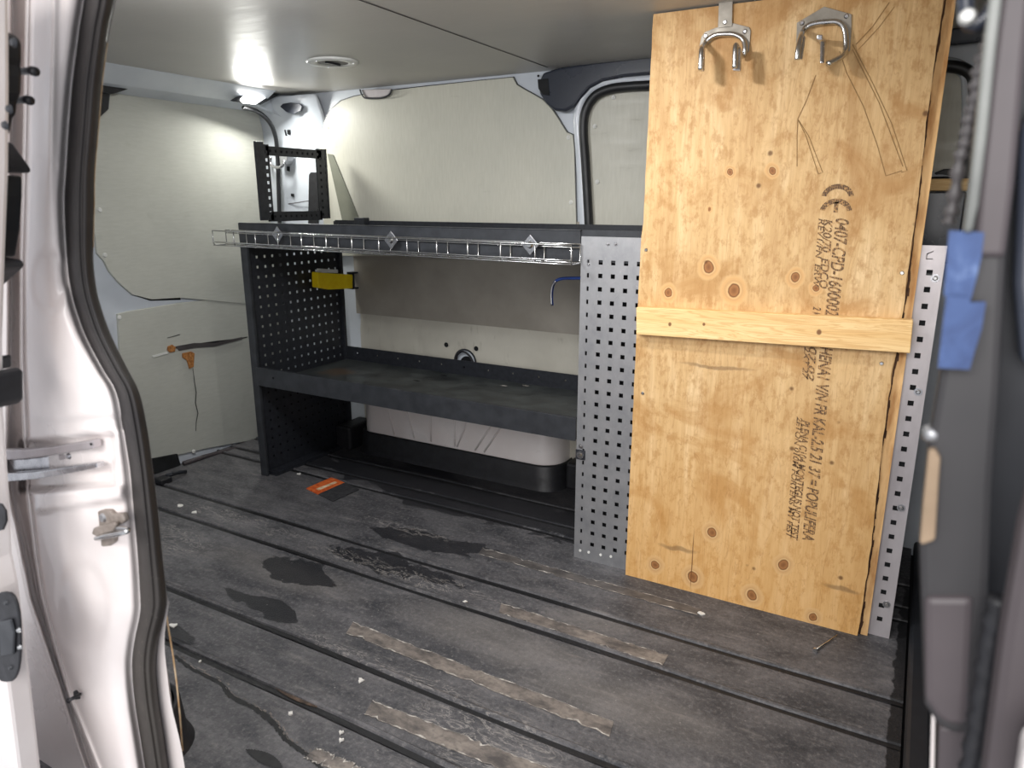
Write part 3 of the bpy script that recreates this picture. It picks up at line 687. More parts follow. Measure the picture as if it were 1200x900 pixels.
# yellow holder and its black bracket
yh = thing('tool_holder', 'yellow block with black clip sticking out of the perforated end panel', 'holder', (-2.02, 2.15, .66))
bm = new(); prism(bm, [atX(x, y, -2.0) for x, y in ((372.5, 319), (386, 320), (414, 322), (414, 338), (386, 339.5), (373, 337))], (-.033, 0, 0)); build('holder_block', bm, M['yellow'], yh, bevel=.003, label='yellow block')
bm = new(); prism(bm, [atX(x, y, -2.001) for x, y in ((378, 315), (396, 316), (396, 320), (378, 319.5))], (-.03, 0, 0)); build('white_tab', bm, M['whiteplastic'], yh)
bm = new()
for q in (((414, 319), (424, 318), (424, 320), (414, 321)), ((414, 337), (424, 336), (424, 338), (414, 339)), ((421.5, 318), (424, 318), (424, 338), (421.5, 338)), ((413, 319), (415.5, 319), (415.5, 339), (413, 339))):
    prism(bm, [atX(x, y, -2.0) for x, y in q], (-.03, 0, 0))
build('clip', bm, M['black_steel'], yh)
# blue coated rod behind the silver upright
bm = new(); pth = [atY(647, 358, 1.86), atY(646.5, 345, 1.86), atY(648, 335, 1.86), atY(652, 329, 1.86), atY(659, 326.5, 1.86), atY(670, 326, 1.86), atY(690, 326, 1.86)]
tube(bm, cr(pth, 5), .0045, 8); br_ = build('bent_rod', bm, M['blue_wire'], smooth=True); tag(br_, 'thin bent rod with blue sleeve hooked behind the silver upright', 'rod')
bm = new(); tube(bm, cr([p+Vector((0, -.003, .0)) for p in pth[:4]], 5), .0035, 8); build('bare_tip', bm, M['zinc'], br_, smooth=True)

# ------------------------------------------------------------------ silver unit behind the plywood
su = thing('silver_rack', 'galvanised perforated rack upright panel left of the plywood and post to its right', 'rack', (-.36, 1.75, 0))
bm = new(); perf(bm, (-.772, RF, 0), (1, 0, 0), (0, 0, 1), .20, .910, .0345, .0115, .021, .052, 5, 24, narrow={0: .0055})
build('front_panel', bm, M['galv'], su, solid=.0015)
bm = new(); perf(bm, (-.772, RF+.001, 0), (0, 1, 0), (0, 0, 1), .03, .910, .0345, .008, .015, .052, 1, 24); build('side_flange', bm, M['galv'], su, solid=.0015)
bm = new(); box(bm, -.765, -.55, 1.765, 1.77, .0, .90); build('backing_sheet', bm, M['dark_void'], su)
bm = new(); perf(bm, (-.028, RF, 0), (1, 0, 0), (0, 0, 1), .070, .910, .0352, .0115, .045, .045, 1, 24)
build('right_post', bm, M['galv_light'], su, solid=.0015, label='pale steel post with one column of square holes')
bm = new(); box(bm, -.02, .036, 1.738, 1.742, .0, .90); build('backing_sheet', bm, M['dark_void'], su)
def bolt(px, py, parent, r=.0085, Y=RF):
    bm = new(); c = atY(px, py, Y); disc(bm, c, (0, -1, 0), r, .002, 18); b = build('bolt', bm, M['zinc'], parent)
    bm = new(); disc(bm, c+Vector((0, -.002, 0)), (0, -1, 0), r*.6, .004, 14, r*.35); build('bolt_head', bm, M['wire'], b)
for q in ((1096, 326), (1076, 459), (1056, 595), (1039, 708)): bolt(*q, su)
for q in ((713, 286), (722, 286), (690, 310)): bolt(*q, su, .005)
for q in ((681, 523), ): bolt(*q, su, .007)
bm = new(); c = atY(680, 533, RF-.004); prism(bm, [c+Vector(v) for v in ((-.014, 0, -.014), (.014, 0, -.014), (.014, 0, .014), (-.014, 0, .014))], (0, .004, 0)); build('square_washer', bm, M['black_steel'], su)
bolt(680, 533, su, .011, RF-.005)
for q in ((680, 645), (690, 647), (704, 650), (716, 652)):
    bm = new(); disc(bm, atY(*q, RF-.001), (0, -1, 0), .004, .002, 8); build('rivet', bm, M['whiteplastic'], su)
bm = new(); box(bm, -.765, .030, RF+.006, RB, .848, .852); build('top_tray', bm, M['shelf'], su)
bm = new(); box(bm, -.772, -.028, RF+.003, RF+.006, .845, .926); build('front_lip', bm, M['black_steel2'], su)
bm = new(); box(bm, -.772, -.765, RF+.03, RB, 0, .845); build('side_sheet', bm, M['black_steel'], su)
bm = new(); box(bm, .03, .035, RF+.05, RB, 0, .845); build('end_sheet', bm, M['black_steel'], su)
bm = new(); prism(bm, [atY(x, y, RF-.0015) for x, y in ((1086, 297), (1094, 294), (1094, 295), (1087, 298), (1086, 303), (1093, 303), (1093, 304), (1085, 304))], (0, .001, 0)); build('stamped_mark', bm, M['greyplate'], su)
bm = new(); perf(bm, (-.765, RB, .852), (1, 0, 0), (0, 0, 1), .80, .075, .0755, .012, .06, .036, 10, 1); build('back_lip', bm, M['black_steel'], su, solid=.002)
# dark box and pale lath on top of the silver unit
bm = new(); box(bm, -.45, .072, 2.02, 2.14, .853, 1.020); cb = build('storage_box', bm, M['navy_trim'], bevel=.004); tag(cb, 'dark box on top of the rack just right of the plywood', 'box')
bm = new(); box(bm, -.45, .074, 2.05, 2.13, 1.022, 1.050); lt = build('wood_lath', bm, M['lath'], bevel=.002); tag(lt, 'pale wooden strip lying on the dark box beside the bulkhead', 'wood strip')

# ------------------------------------------------------------------ plywood sheets
pr_ = thing('plywood_sheet', 'tall plywood sheet with black stencilled writing standing on the floor', 'plywood', (-.31, PLYY, 0))
bm = new()
rnd = random.Random(3)
rt = []
for k in range(61):
    z = 1.408*k/60; x = -.0235+.0025*math.sin(z*9)+rnd.uniform(-.0012, .0012)
    if .62 < z < .68 or .84 < z < .92: x -= .004*rnd.random()
    rt.append(Vector((x, PLYY, z)))
lf = [Vector((-.5975-(.004 if z < .93 else 0)+rnd.uniform(-.0007, .0007)-.004*(1-z/1.4), PLYY, z)) for z in [1.408*k/40 for k in range(40, -1, -1)]]
prism(bm, rt+lf, (0, .009, 0)); build('face_sheet', bm, M['ply'], pr_)
# ink
def txt(s_, px, py, pxe, pye, size, bold=0, sx=None):
    """printed characters reading downwards: baseline on the left, run from (px,py) to (pxe,pye) on the sheet"""
    cu = bpy.data.curves.new('t', 'FONT'); cu.body = s_; cu.size = 1; cu.offset = bold; cu.shear = 0.25
    to = bpy.data.objects.new('t', cu); col.objects.link(to)
    bpy.context.view_layer.update()
    me = bpy.data.meshes.new_from_object(to.evaluated_get(bpy.context.evaluated_depsgraph_get()))
    bpy.data.objects.remove(to)
    a = atY(px, py, PLYY-.0006); b = atY(pxe, pye, PLYY-.0006)
    xs_ = [v.co.x for v in me.vertices]; L = max(xs_)-min(xs_); x0 = min(xs_); run = (b-a).length; d = (b-a).normalized(); up = Vector((-d.z, 0, d.x)); up = -Vector((d.z, 0, -d.x))*1.0
    if up.x < 0: up = -up
    bm = new(); bm.from_mesh(me); bpy.data.meshes.remove(me)
    for v in bm.verts: v.co = a+d*((v.co.x-x0)/L*run)+up*(v.co.y*size)
    bmesh.ops.triangulate(bm, faces=bm.faces)
    return build('stencil_text', bm, M['ink'], pr_)
txt('0407-CPD-1600002', 980, 256, 967, 370, .037, .022)
txt('HENA1 V/N FR KAL-2.5 21 37 = POPULIFERA', 961.5, 406, 940.5, 632, .036, .028)
txt('K20/70  EDCO', 966, 257, 960, 338, .024, .024)
txt('2 K', 953, 359, 951.5, 371, .024, .024)
txt('07.02', 949, 406, 945.5, 446, .021, .024)
txt('REV1/FN  ERW', 959.5, 256, 953, 337, .017, .022)
txt('2XT 27', 943, 406, 940, 444, .016, .022)
txt('PLENA C104 MONTEGUS NOT TEST', 940, 492, 926, 632, .024, .028)
txt('2ETON 010M FORTENS MY FEST', 934, 488, 921, 630, .017, .026)
# CE mark, two arcs opening downwards
def arcC(cx, cy, E):
    c = atY(cx, cy, PLYY-.0006); bm = new(); ro, ri = .032, .022; n = 20
    a0, a1 = math.radians(10), math.radians(170)
    pts = [(math.cos(a0+(a1-a0)*k/n), math.sin(a0+(a1-a0)*k/n)) for k in range(n+1)]
    vo = [bm.verts.new(c+Vector((x*ro, 0, y*ro*.9))) for x, y in pts]; vi = [bm.verts.new(c+Vector((x*ri, 0, y*ri*.85))) for x, y in pts]
    for k in range(n): bm.faces.new([vo[k], vo[k+1], vi[k+1], vi[k]])
    if E: bm.faces.new([bm.verts.new(c+Vector(v)) for v in ((-.004, 0, .0), (.004, 0, .0), (.004, 0, .022), (-.004, 0, .022))])
    build('certification_mark', bm, M['ink'], pr_)
arcC(981, 232, False); arcC(979, 249, True)
# pencil lines
def pen(pts, w=.9):
    bm = new(); pstrip(bm, pts, w, lambda x, y: atY(x, y, PLYY-.0007), 0); build('pencil_line', bm, M['pencil'], pr_)
pen([(956, 88), (945, 118), (935, 139), (934, 160), (934, 195)]); pen([(935, 140), (944, 158), (959, 204)]); pen([(936, 141), (948, 160), (964, 202), (959, 204)])
pen([(984, 60), (992, 85), (1012, 125), (1028, 170), (1038, 206), (1057, 200)]); pen([(999, 52), (1022, 96), (1045, 145), (1063, 200), (1056, 202)]); pen([(999, 58), (1030, 120), (1058, 195)])
pen([(1003, 52), (1022, 32), (1042, 3)]); pen([(1006, 58), (1030, 32), (1048, 8)], .7)
# second sheet behind
bs = thing('plywood_sheet', 'second plywood sheet behind, showing as a thin strip at the right edge', 'plywood', (-.3, 1.718, 0))
bm = new(); box(bm, -.598, -.0035, 1.7165, 1.7265, 0, 1.404); build('rear_sheet', bm, M['plyedge'], bs)
bm = new()
q = [Vector((-.0245+.003*math.sin(z*9+.3)+rnd.uniform(-.001, .0015), 1.7155, z)) for z in [1.4*k/80 for k in range(81)]]
for k in range(80):
    w_ = .0022+.0012*math.sin(k*.7)+(.002 if rnd.random() > .8 else 0)
    bm.faces.new([bm.verts.new(v) for v in (q[k], q[k+1], q[k+1]+Vector((w_+.0015, 0, 0)), q[k]+Vector((w_+.0015, 0, 0)))])
build('split_line', bm, M['crackdark'], bs)
# batten
bm = new(); a = [atY(x, y, 1.680) for x, y in ((745.5, 360), (1070, 375.5), (1066.5, 414), (745.5, 392))]
prism(bm, a, (0, .0245, 0)); bt = build('wooden_batten', bm, M['lath'], bevel=.0015); tag(bt, 'pale pine batten fixed across the middle of the plywood sheet', 'batten')
# screws in the ply
for k, (x, y) in enumerate(((757, 293), (1057, 320), (1033, 426), (753, 461))):
    bm = new(); disc(bm, atY(x, y, PLYY-.0005), (0, -1, 0), .0045, .0015, 12, .003); build('screw', bm, M['wire'], pr_)

# ------------------------------------------------------------------ tool hooks at the top of the sheet
HY = PLYY-.001
h1 = thing('tool_hook', 'left double prong steel hook on the plywood, hung from a ceiling strap', 'hook', atY(850, 60, HY), 'steel tool hooks on the plywood')
bm = new(); pa = [(822, 44), (826, 38), (838, 33), (858, 27), (878, 32), (880, 36), (878, 60), (871, 66), (870, 48), (862, 42), (838, 44), (830, 52), (824, 58), (819, 60)]
prism(bm, [atY(x, y, HY) for x, y in pa], (0, -.0025, 0)); build('back_plate', bm, M['plate_grey'], h1, bevel=.0005)
def P3(x, y, out): return atY(x, y, HY-out)
bm = new(); tube(bm, cr([P3(821, 82, .075), P3(822, 60, .072), P3(823, 55, .045), P3(826, 52, .014), P3(829, 47, .008), P3(838, 41.5, .008), P3(850, 40, .008), P3(862, 41, .008), P3(871, 47, .008), P3(873, 58, .012), P3(870, 66, .014), P3(864, 56, .045), P3(862, 55, .07), P3(861, 80, .075)], 6), .0055, 10); build('bent_rod', bm, M['wire'], h1, smooth=True)
for (x0, x1) in ((818.5, 825), (859, 868)):
    bm = new(); prism(bm, [P3(x0, 56, .06), P3(x1, 56, .06), P3(x1-.6, 83, .065), P3(x0-.6, 83, .065)], (0, .012, 0)); build('prong', bm, M['zinc'], h1, bevel=.003)
for q in ((827, 42), (873, 37)):
    bm = new(); disc(bm, atY(*q, HY-.0025), (0, -1, 0), .005, .002, 12, .003); build('screw', bm, M['zinc'], h1)
st = new(); prism(st, [atY(x, y, HY-.003) for x, y in ((843, -8), (859, -8), (858, 31), (841.5, 33))], (0, -.002, 0)); so = build('metal_strap', st, M['plate_grey'], bevel=.0004); tag(so, 'short grey flat steel strap running from ceiling to the left hook', 'strap')
bm = new(); disc(bm, atY(849.5, 26, HY-.005), (0, -1, 0), .005, .002, 12, .0035); build('screw', bm, M['zinc'], so)
h2 = thing('tool_hook', 'right steel hook with house-shaped plate and centre prong on the plywood', 'hook', atY(966, 60, HY), 'steel tool hooks on the plywood')
bm = new(); pa = [(934, 27), (966, 8), (998, 17), (998, 34), (996, 60), (990, 60), (988, 36), (980, 27), (950, 30), (940, 40), (938, 60), (933, 58)]
prism(bm, [atY(x, y, HY) for x, y in pa], (0, -.0025, 0)); build('back_plate', bm, M['plate_grey'], h2, bevel=.0005)
bm = new(); tube(bm, cr([P3(934, 70, .078), P3(936, 54, .074), P3(939, 42, .045), P3(941, 37, .014), P3(945, 32, .008), P3(953, 28, .008), P3(968, 26, .008), P3(981, 26, .008), P3(989, 33, .008), P3(991, 46, .010), P3(991, 58, .014), P3(987, 66, .03), P3(970, 75, .06)], 6), .0055, 10); build('bent_rod', bm, M['wire'], h2, smooth=True)
bm = new(); prism(bm, [P3(937, 41, .05), P3(944, 42, .05), P3(940, 70, .072), P3(933, 69, .072)], (0, .010, 0)); build('prong', bm, M['wire'], h2, bevel=.003)
bm = new(); prism(bm, [P3(961, 48, .05), P3(966.5, 48, .05), P3(965.5, 74, .066), P3(960.5, 74, .066)], (0, .010, 0)); build('prong', bm, M['zinc'], h2, bevel=.003)
bm = new(); prism(bm, [P3(961, 46, .002), P3(967.5, 46, .002), P3(967.5, 52, .002), P3(961, 52, .002)], (0, -.05, 0)); build('prong_arm', bm, M['zinc'], h2, bevel=.002)
for q in ((940, 27), (992, 19)):
    bm = new(); disc(bm, atY(*q, HY-.0025), (0, -1, 0), .005, .002, 12, .003); build('screw', bm, M['zinc'], h2)

# ------------------------------------------------------------------ loose things on the floor
def ragged(name, L, lab, z=.0012, amp=.004, mt='tape'):
    """long strip of worn tape: L = 4 image corners of its outline on the floor"""
    c = [atZ(x, y, 0) for x, y in L]; r2 = random.Random(int(L[0][0])); n = 46; bm = new(); top = []; bot = []
    for k in range(n+1):
        t = k/n; e = 1 if 0 < k < n else .4
        top.append(c[0].lerp(c[1], t)+Vector((0, -r2.random()*amp*e*(2.4 if r2.random() > .85 else 1), z)))
        bot.append(c[3].lerp(c[2], t)+Vector((0, r2.random()*amp*e*(2.4 if r2.random() > .85 else 1), z)))
    A = [bm.verts.new(p) for p in top]; B = [bm.verts.new(p) for p in bot]
    for k in range(n): bm.faces.new([A[k], A[k+1], B[k+1], B[k]])
    o = build(name, bm, M[mt], solid=.0008); tag(o, lab, 'tape strip')
    r3 = random.Random(5)
    for S, s_ in ((top, 1), (bot, -1)):
        bm = new(); prev = None
        for k in range(n+1):
            w = (.0004+.0085*max(0, r3.random()-.5)); p = S[k]+Vector((0, 0, .0011))
            cur = (bm.verts.new(p), bm.verts.new(p+Vector((r3.uniform(-.002, .002), -s_*w, 0))))
            if prev: bm.faces.new([prev[0], cur[0], cur[1], prev[1]])
            prev = cur
        build('frayed_edge', bm, M['tape_edge'], o)
    return o
ragged('tape_strip', [(566, 642), (822, 714), (817, 722), (560, 650)], 'faint worn tape strip on the floor nearest the silver upright', mt='tape_faint')
ragged('tape_strip', [(588, 707), (783, 768), (776, 781), (584, 720)], 'worn pale tape strip on the floor, second out from the plywood')
ragged('tape_strip', [(414, 729), (719, 846), (714, 864), (405, 743)], 'longest worn grey tape strip crossing the middle of the floor')
ragged('tape_strip', [(437, 821), (655, 905), (640, 925), (427, 838)], 'wide worn pale tape strip at the bottom centre of the floor', amp=.003)
ragged('tape_strip', [(372, 876), (428, 900), (415, 915), (355, 890)], 'short crumpled white tape remnant at the bottom edge of the floor', amp=.006)
# card
cc = [atZ(x, y, .004) for x, y in ((359, 572), (389, 559), (421, 573), (390, 587))]
card = thing('card_packet', 'orange and black flat card packet lying on the floor before the rack', 'packet', (cc[0]+cc[2])/2)
m1 = cc[0].lerp(cc[3], .47); m2 = cc[1].lerp(cc[2], .47)
bm = new(); prism(bm, [cc[0], cc[1], m2, m1], (0, 0, -.004)); build('orange_half', bm, M['orangecard'], card, label='orange half')
bm = new(); prism(bm, [m1, m2, cc[2], cc[3]], (0, 0, -.004)); build('black_half', bm, M['blackcard'], card, label='black half')
bm = new(); prism(bm, [m1.lerp(cc[0], .55)+(cc[1]-cc[0])*.15+Vector((0, 0, .0004)), m1.lerp(cc[0], .45)+(cc[1]-cc[0])*.85+Vector((0, 0, .0004)), m1.lerp(cc[0], .25)+(cc[1]-cc[0])*.85+Vector((0, 0, .0004)), m1.lerp(cc[0], .3)+(cc[1]-cc[0])*.15+Vector((0, 0, .0004))], (0, 0, .0003)); build('pale_print', bm, M['edge_tan'], card)
# screw lying on the floor
a, b = atZ(956, 762, .004), atZ(981, 744, .004)
sc_ = thing('loose_screw', 'long silver screw lying on the floor in front of the plywood', 'screw', (a+b)/2)
bm = new(); tube(bm, [a, b], .0026, 8, rfun=lambda t: .0028 if t < .9 else .001); build('shank', bm, M['wire'], sc_, smooth=True)
bm = new(); disc(bm, a, (a-b), .0065, .003, 12, .005); build('screw_head', bm, M['wire'], sc_)
# scraps
scr = [(203, 733, .013, 'white paper scrap on the floor beside the black door seal'), (423, 797, .008, 'small white crumb left of the longest tape strip'), (340, 836, .007, 'tiny white crumb on the floor near the broken rib'),
       (400, 858, .006, 'upper of two tiny white crumbs beside the bottom tape strip'), (400, 867, .006, 'lower of two tiny white crumbs beside the bottom tape strip'), (545, 705, .007, 'white crumb on the rib between the damp stain and the plywood'), (211, 592, .012, 'thin white flake on the floor near the rear door'), (228, 600, .010, 'pale flake on the floor just in front of the rear door latch'),
       (822, 718, .009, 'white fleck at the end of the faint tape strip'), (350, 455+100, .009, 'pale grey flake on the floor left of the orange packet'), (234, 775, .004, 'tiny white speck on the floor near the wheel arch')]
for (x, y, r, lab) in scr:
    rr = random.Random(x); c = atZ(x, y, .0035); bm = new()
    pts = [c+Vector((math.cos(a)*r*rr.uniform(.45, 1.1), math.sin(a)*r*rr.uniform(.4, 1.0), rr.uniform(-.001, .002))) for a in [2*math.pi*k/9 for k in range(9)]]
    prism(bm, pts, (0, 0, -.003)); tag(build('paper_scrap', bm, M['scrap']), lab, 'scrap', 'scraps on the van floor')
# broken rib line by the near wheel arch
bm = new(); pth = cr([atZ(x, y, .001) for x, y in ((205, 768), (225, 783), (258, 800), (272, 816), (300, 830), (322, 848), (336, 866), (352, 878), (368, 890), (380, 905))], 8)
rj = random.Random(9)
for k in range(len(pth)-1):
    w_ = .006*(1-abs(2*k/len(pth)-1)*.5)+rj.uniform(0, .003); vs = [pth[k]+Vector((0, -w_, 0)), pth[k+1]+Vector((0, -w_, 0)), pth[k+1]+Vector((0, w_*.6, 0)), pth[k]+Vector((0, w_*.6, 0))]
    bm.faces.new([bm.verts.new(v) for v in vs])
build('tear', bm, M['groove'], fl)
bm = new(); 
for k in range(len(pth)-1):
    if rj.random() < .75:
        w_ = .001+rj.random()*.003; o_ = Vector((0, .004+rj.uniform(-.004, .004), .001)); bm.faces.new([bm.verts.new(v+o_) for v in (pth[k], pth[k+1], pth[k+1]+Vector((0, w_, 0)), pth[k]+Vector((0, w_, 0)))])
build('tear_edge', bm, M['tape'], fl)
for (L, wd) in (([(320, 803), (345, 815), (372, 828)], .010), ([(288, 878), (310, 888), (330, 900)], .012)):
    bm = new(); pth2 = cr([atZ(x, y, .0012) for x, y in L], 8)
    for k in range(len(pth2)-1):
        w_ = wd*math.sin(math.pi*(k+.5)/len(pth2)); bm.faces.new([bm.verts.new(v) for v in (pth2[k]+Vector((0, -w_, 0)), pth2[k+1]+Vector((0, -w_, 0)), pth2[k+1]+Vector((0, w_, 0)), pth2[k]+Vector((0, w_, 0)))])
    build('worn_hole', bm, M['brownhole'] if wd < .011 else M['groove'], fl)

# ------------------------------------------------------------------ left foreground: door pillar, seal, open sliding door
def interp(tab, y):
    if y <= tab[0][0]: return tab[0][1:]
    for a, b in zip(tab, tab[1:]):
        if y <= b[0]:
            t = (y-a[0])/(b[0]-a[0]); return tuple(p+(q-p)*t for p, q in zip(a[1:], b[1:]))
    return tab[-1][1:]
seal_raw = [(-60, 104, 142), (0, 97, 134.7), (30, 92, 128.5), (60, 88, 124), (100, 83, 119), (150, 79, 115), (200, 76, 110.7), (240, 74, 110), (300, 77, 109), (340, 82, 113), (375, 92, 123), (400, 102, 133), (432, 119, 157), (460, 135, 163), (500, 143, 172), (550, 151, 179), (600, 155.5, 185), (650, 160, 190), (700, 163, 195), (720, 162.6, 193), (750, 156.5, 186), (780, 153.5, 183), (820, 156.5, 186), (860, 162.6, 192), (900, 169, 197.6), (960, 178, 207)]
seal_raw[12] = (432, 119, 149)
sm_ = cr([(p[0], p[1], p[2]) for p in seal_raw], 8); SEAL = [tuple(p) for p in sm_]
SY = .50
def ss(a, b, x):
    t = max(0, min(1, (x-a)/(b-a))); return t*t*(3-2*t)
def crease(y): return interp([(-60, 34), (0, 33), (200, 29), (300, 26), (420, 26), (540, 31), (575, 33), (650, 42), (700, 50), (760, 66), (820, 84), (860, 100), (900, 116), (960, 140)], y)[0]
def crease2(y): return interp([(-60, 12), (560, 8), (600, 15), (640, 24), (700, 36), (760, 56), (820, 76), (860, 88), (900, 101), (960, 125)], y)[0]
def relief(x, y):
    sl, sr = interp(SEAL, y); c = crease(y); h = 0
    t = (x-c)/(sl-c)
    h += .020*math.sin(math.pi*max(0, min(1, t)))**.8
    # folded flange either side of the channel
    h += .006*math.exp(-((x-c)/1.8)**2)
    h -= .022*(1-ss(c-4, c-1, x))*ss(crease2(y)-1, crease2(y)+4, x)
    if y > 570: h -= .035*(1-ss(crease2(y)-5, crease2(y)-1, x))*ss(570, 620, y); h += .008*math.exp(-((x-crease2(y)-5)/2.5)**2)*ss(570, 620, y)
    if y < 480: h += .006*math.exp(-((x-62+y*.02)/6)**2)*(1-ss(120, 260, y))
    # pocket of the guide rail
    yt = 516-(x-40)*.10; yb = 575-(x-40)*.09
    inx = ss(20, 26, x)*(1-ss(131, 137, x)); iny = ss(yt-3, yt+3, y)*(1-ss(yb-4, yb+4, y)); h -= .020*inx*iny
    # ledge under it
    yl = 600-(x-43)*.15; h += .007*ss(yb, yb+8, y)*(1-ss(yl-2, yl+3, y))*ss(38, 46, x)*(1-ss(sl-14, sl-4, x))
    yl2 = 494-(x-40)*.06; h -= .004*ss(yl2-3, yl2+1, y)*(1-ss(yt-4, yt, y))*ss(30, 50, x)
    # shallow dishes
    d = math.hypot((x-96)/34, (y-712)/58); h -= .0025*(1-ss(.75, 1.05, d))
    d = math.hypot((x-58)/22, (y-330)/40); h -= .004*(1-ss(.7, 1.1, d))
    # horizontal plate line
    h -= .0015*math.exp(-((y-(188+(x-50)*.35))/2.5)**2)*ss(40, 46, x)*(1-ss(64, 70, x))
    if x > sl-8: h -= .006*ss(sl-8, sl, x)
    return h
wn = thing('wall_near', None, None, (-.9, SY, 0), kind='structure')
bm = new(); g = []
ys = [-50+4*k for k in range(252)]
for y in ys:
    sl, sr = interp(SEAL, y); x1 = (sl+sr)/2; row = []
    c1_, c2_ = crease(y), crease2(y)
    cols_ = [-60+(c2_-6+60)*k/5 for k in range(5)]+[c2_-6+(c1_-5-(c2_-6))*k/14 for k in range(14)]+[c1_-5+10*k/14 for k in range(14)]+[c1_+5+(x1-c1_-5)*k/41 for k in range(42)]
    for x in cols_:
        row.append(bm.verts.new(atY(x, y, SY-relief(x, y))))
    g.append(row)
for i in range(len(ys)-1):
    for j in range(74): bm.faces.new([g[i][j], g[i][j+1], g[i+1][j+1], g[i+1][j]])
build('pillar_skin', bm, M['white_body'], wn, smooth=True, solid=-.0)
# inner face behind the seal, returning into the van
bm = new(); g = []
for y in ys[::3]:
    sl, sr = interp(SEAL, y); e = 1.2 if y < 290 else .4
    if y > 700: e = 3+10*ss(715, 800, y)+6*ss(800, 900, y)
    row = [bm.verts.new(atY((sl+sr)/2, y, SY+.012)), bm.verts.new(atY(sr+e, y, SY+.014)), bm.verts.new(atY(sr+e-2, y, SY+.06))]
    g.append(row)
for i in range(len(g)-1):
    for j in range(2): bm.faces.new([g[i][j], g[i][j+1], g[i+1][j+1], g[i+1][j]])
build('inner_return', bm, M['white_body'], wn, solid=.002)
bm = new(); tube(bm, [atY(x, y, SY+.03) for x, y in ((194, 716), (198, 740), (203, 770), (207, 800), (211, 840), (214, 880))], .0012, 6); build('orange_edge', bm, M['edge_tan'], wn, smooth=True)
bm = new(); tube(bm, [atY(interp(SEAL, y)[1]+.6, y, SY+.012) for y in range(50, 300, 10)], .0006, 6); build('paint_edge', bm, M['edge_tan'], wn, smooth=True)
bm = new(); box(bm, -2.45, -1.12, .55, .575, -.02, 1.46); build('inner_side', bm, M['white_inner'], wn)
bm = new(); box(bm, -1.13, -.98, .535, .56, .0, .12); build('mat_corner', bm, M['black_plastic'], wn, bevel=.01)
# rubber seal
bm = new(); g = []
N = 23
for (y, l, r) in SEAL:
    row = []
    for k in range(N):
        t = k/(N-1); x = l+(r-l)*t
        h = .022*max(0, math.sin(math.pi*min(1, max(0, t))))**.6
        h -= .0035*math.exp(-((t-.58)/.05)**2)
        row.append(bm.verts.new(atY(x, y, SY+.012-h)))
    g.append(row)
for i in range(len(g)-1):
    for j in range(N-1): bm.faces.new([g[i][j], g[i][j+1], g[i+1][j+1], g[i+1][j]])
    bm.faces.new([g[i][0], g[i+1][0], g[i+1][N-1], g[i][N-1]])
tag(build('door_seal', bm, M['seal'], smooth=True), 'thick dark rubber seal curving down the white sliding door pillar', 'seal')
# guide rail
gr = thing('guide_rail', 'shiny curved metal slide rail set in the white door pillar', 'rail', atY(60, 540, SY+.01))
def band(name, pts_t, pts_b, Y, d, mat, par, bevel=.001):
    bm = new(); prism(bm, [atY(x, y, Y) for x, y in pts_t+list(reversed(pts_b))], (0, d, 0)); return build(name, bm, M[mat], par, bevel=bevel)
band('upper_lip', [(-5, 528), (30, 527), (60, 524), (108, 516)], [(-5, 540), (30, 538), (60, 534), (109, 526)], SY-.010, .012, 'galv_light', gr, .002)
band('channel', [(-5, 539), (30, 538), (60, 534), (107, 527)], [(-5, 556), (40, 554), (70, 549), (107, 543)], SY+.006, .004, 'zinc', gr)
band('lower_lip', [(-5, 556), (40, 553), (80, 547), (112, 543)], [(-5, 566), (40, 562), (80, 555), (113, 549)], SY-.012, .012, 'zinc', gr, .002)
band('lock_plate', [(68, 533), (96, 529)], [(69, 539.5), (97, 536)], SY+.001, .004, 'galv_light', gr)
bm = new(); disc(bm, atY(81, 534.5, SY), (0, -1, 0), .0045, .003, 14, .003); build('bolt', bm, M['zinc'], gr)
bm = new(); disc(bm, atY(107, 520.5, SY-.011), (0, -1, 0), .0018, .001, 10); build('rivet_hole', bm, M['dark_void'], gr)
# striker
sk = thing('door_striker', 'grey cast metal striker plate bolted low on the white door pillar', 'striker', atY(125, 620, SY-.015))
bm = new(); prism(bm, [atY(x, y, SY-.018) for x, y in ((97.5, 602), (100, 600), (122, 597), (128, 598), (131, 603), (143, 602), (146, 611), (141, 615), (134, 618), (133, 636), (128, 640), (108, 643.5), (104, 643), (101, 626))], (0, .008, 0)); build('striker_plate', bm, M['cast'], sk, bevel=.002)
bm = new(); disc(bm, atY(121, 606.5, SY-.018), (0, -1, 0), .0062, .003, 18, .005); build('bolt', bm, M['galv'], sk)
bm = new(); tube(bm, cr([atY(113, 631, SY-.022), atY(122, 629, SY-.034), atY(138, 626, SY-.036), atY(148, 623, SY-.034), atY(149, 620, SY-.03), atY(138, 619, SY-.024)], 5), .0032, 10); build('striker_loop', bm, M['wire'], sk, smooth=True)
bm = new(); prism(bm, [atY(x, y, SY-.020) for x, y in ((114, 617), (139, 610), (141, 614), (137, 621), (118, 627), (112, 624))], (0, -.006, 0)); build('raised_bridge', bm, M['cast'], sk, bevel=.002)
# rubber stud
rs = thing('rubber_bumper', 'small black rubber stop pin at the bottom of the white pillar', 'bumper', atY(92, 814, SY-.01))
bm = new(); a = atY(96, 812, SY-.005); disc(bm, a, (-.5, -.8, -.1), .0085, .010, 16, .0065); build('bumper_head', bm, M['black_plastic'], rs, smooth=False)
bm = new(); tube(bm, [a, atY(88, 817, SY-.03), atY(83, 819.5, SY-.034), atY(80, 821, SY-.036)], .003, 8, rfun=lambda t: .0026 if t < .75 else .0042); build('pin', bm, M['black_plastic'], rs, smooth=True)
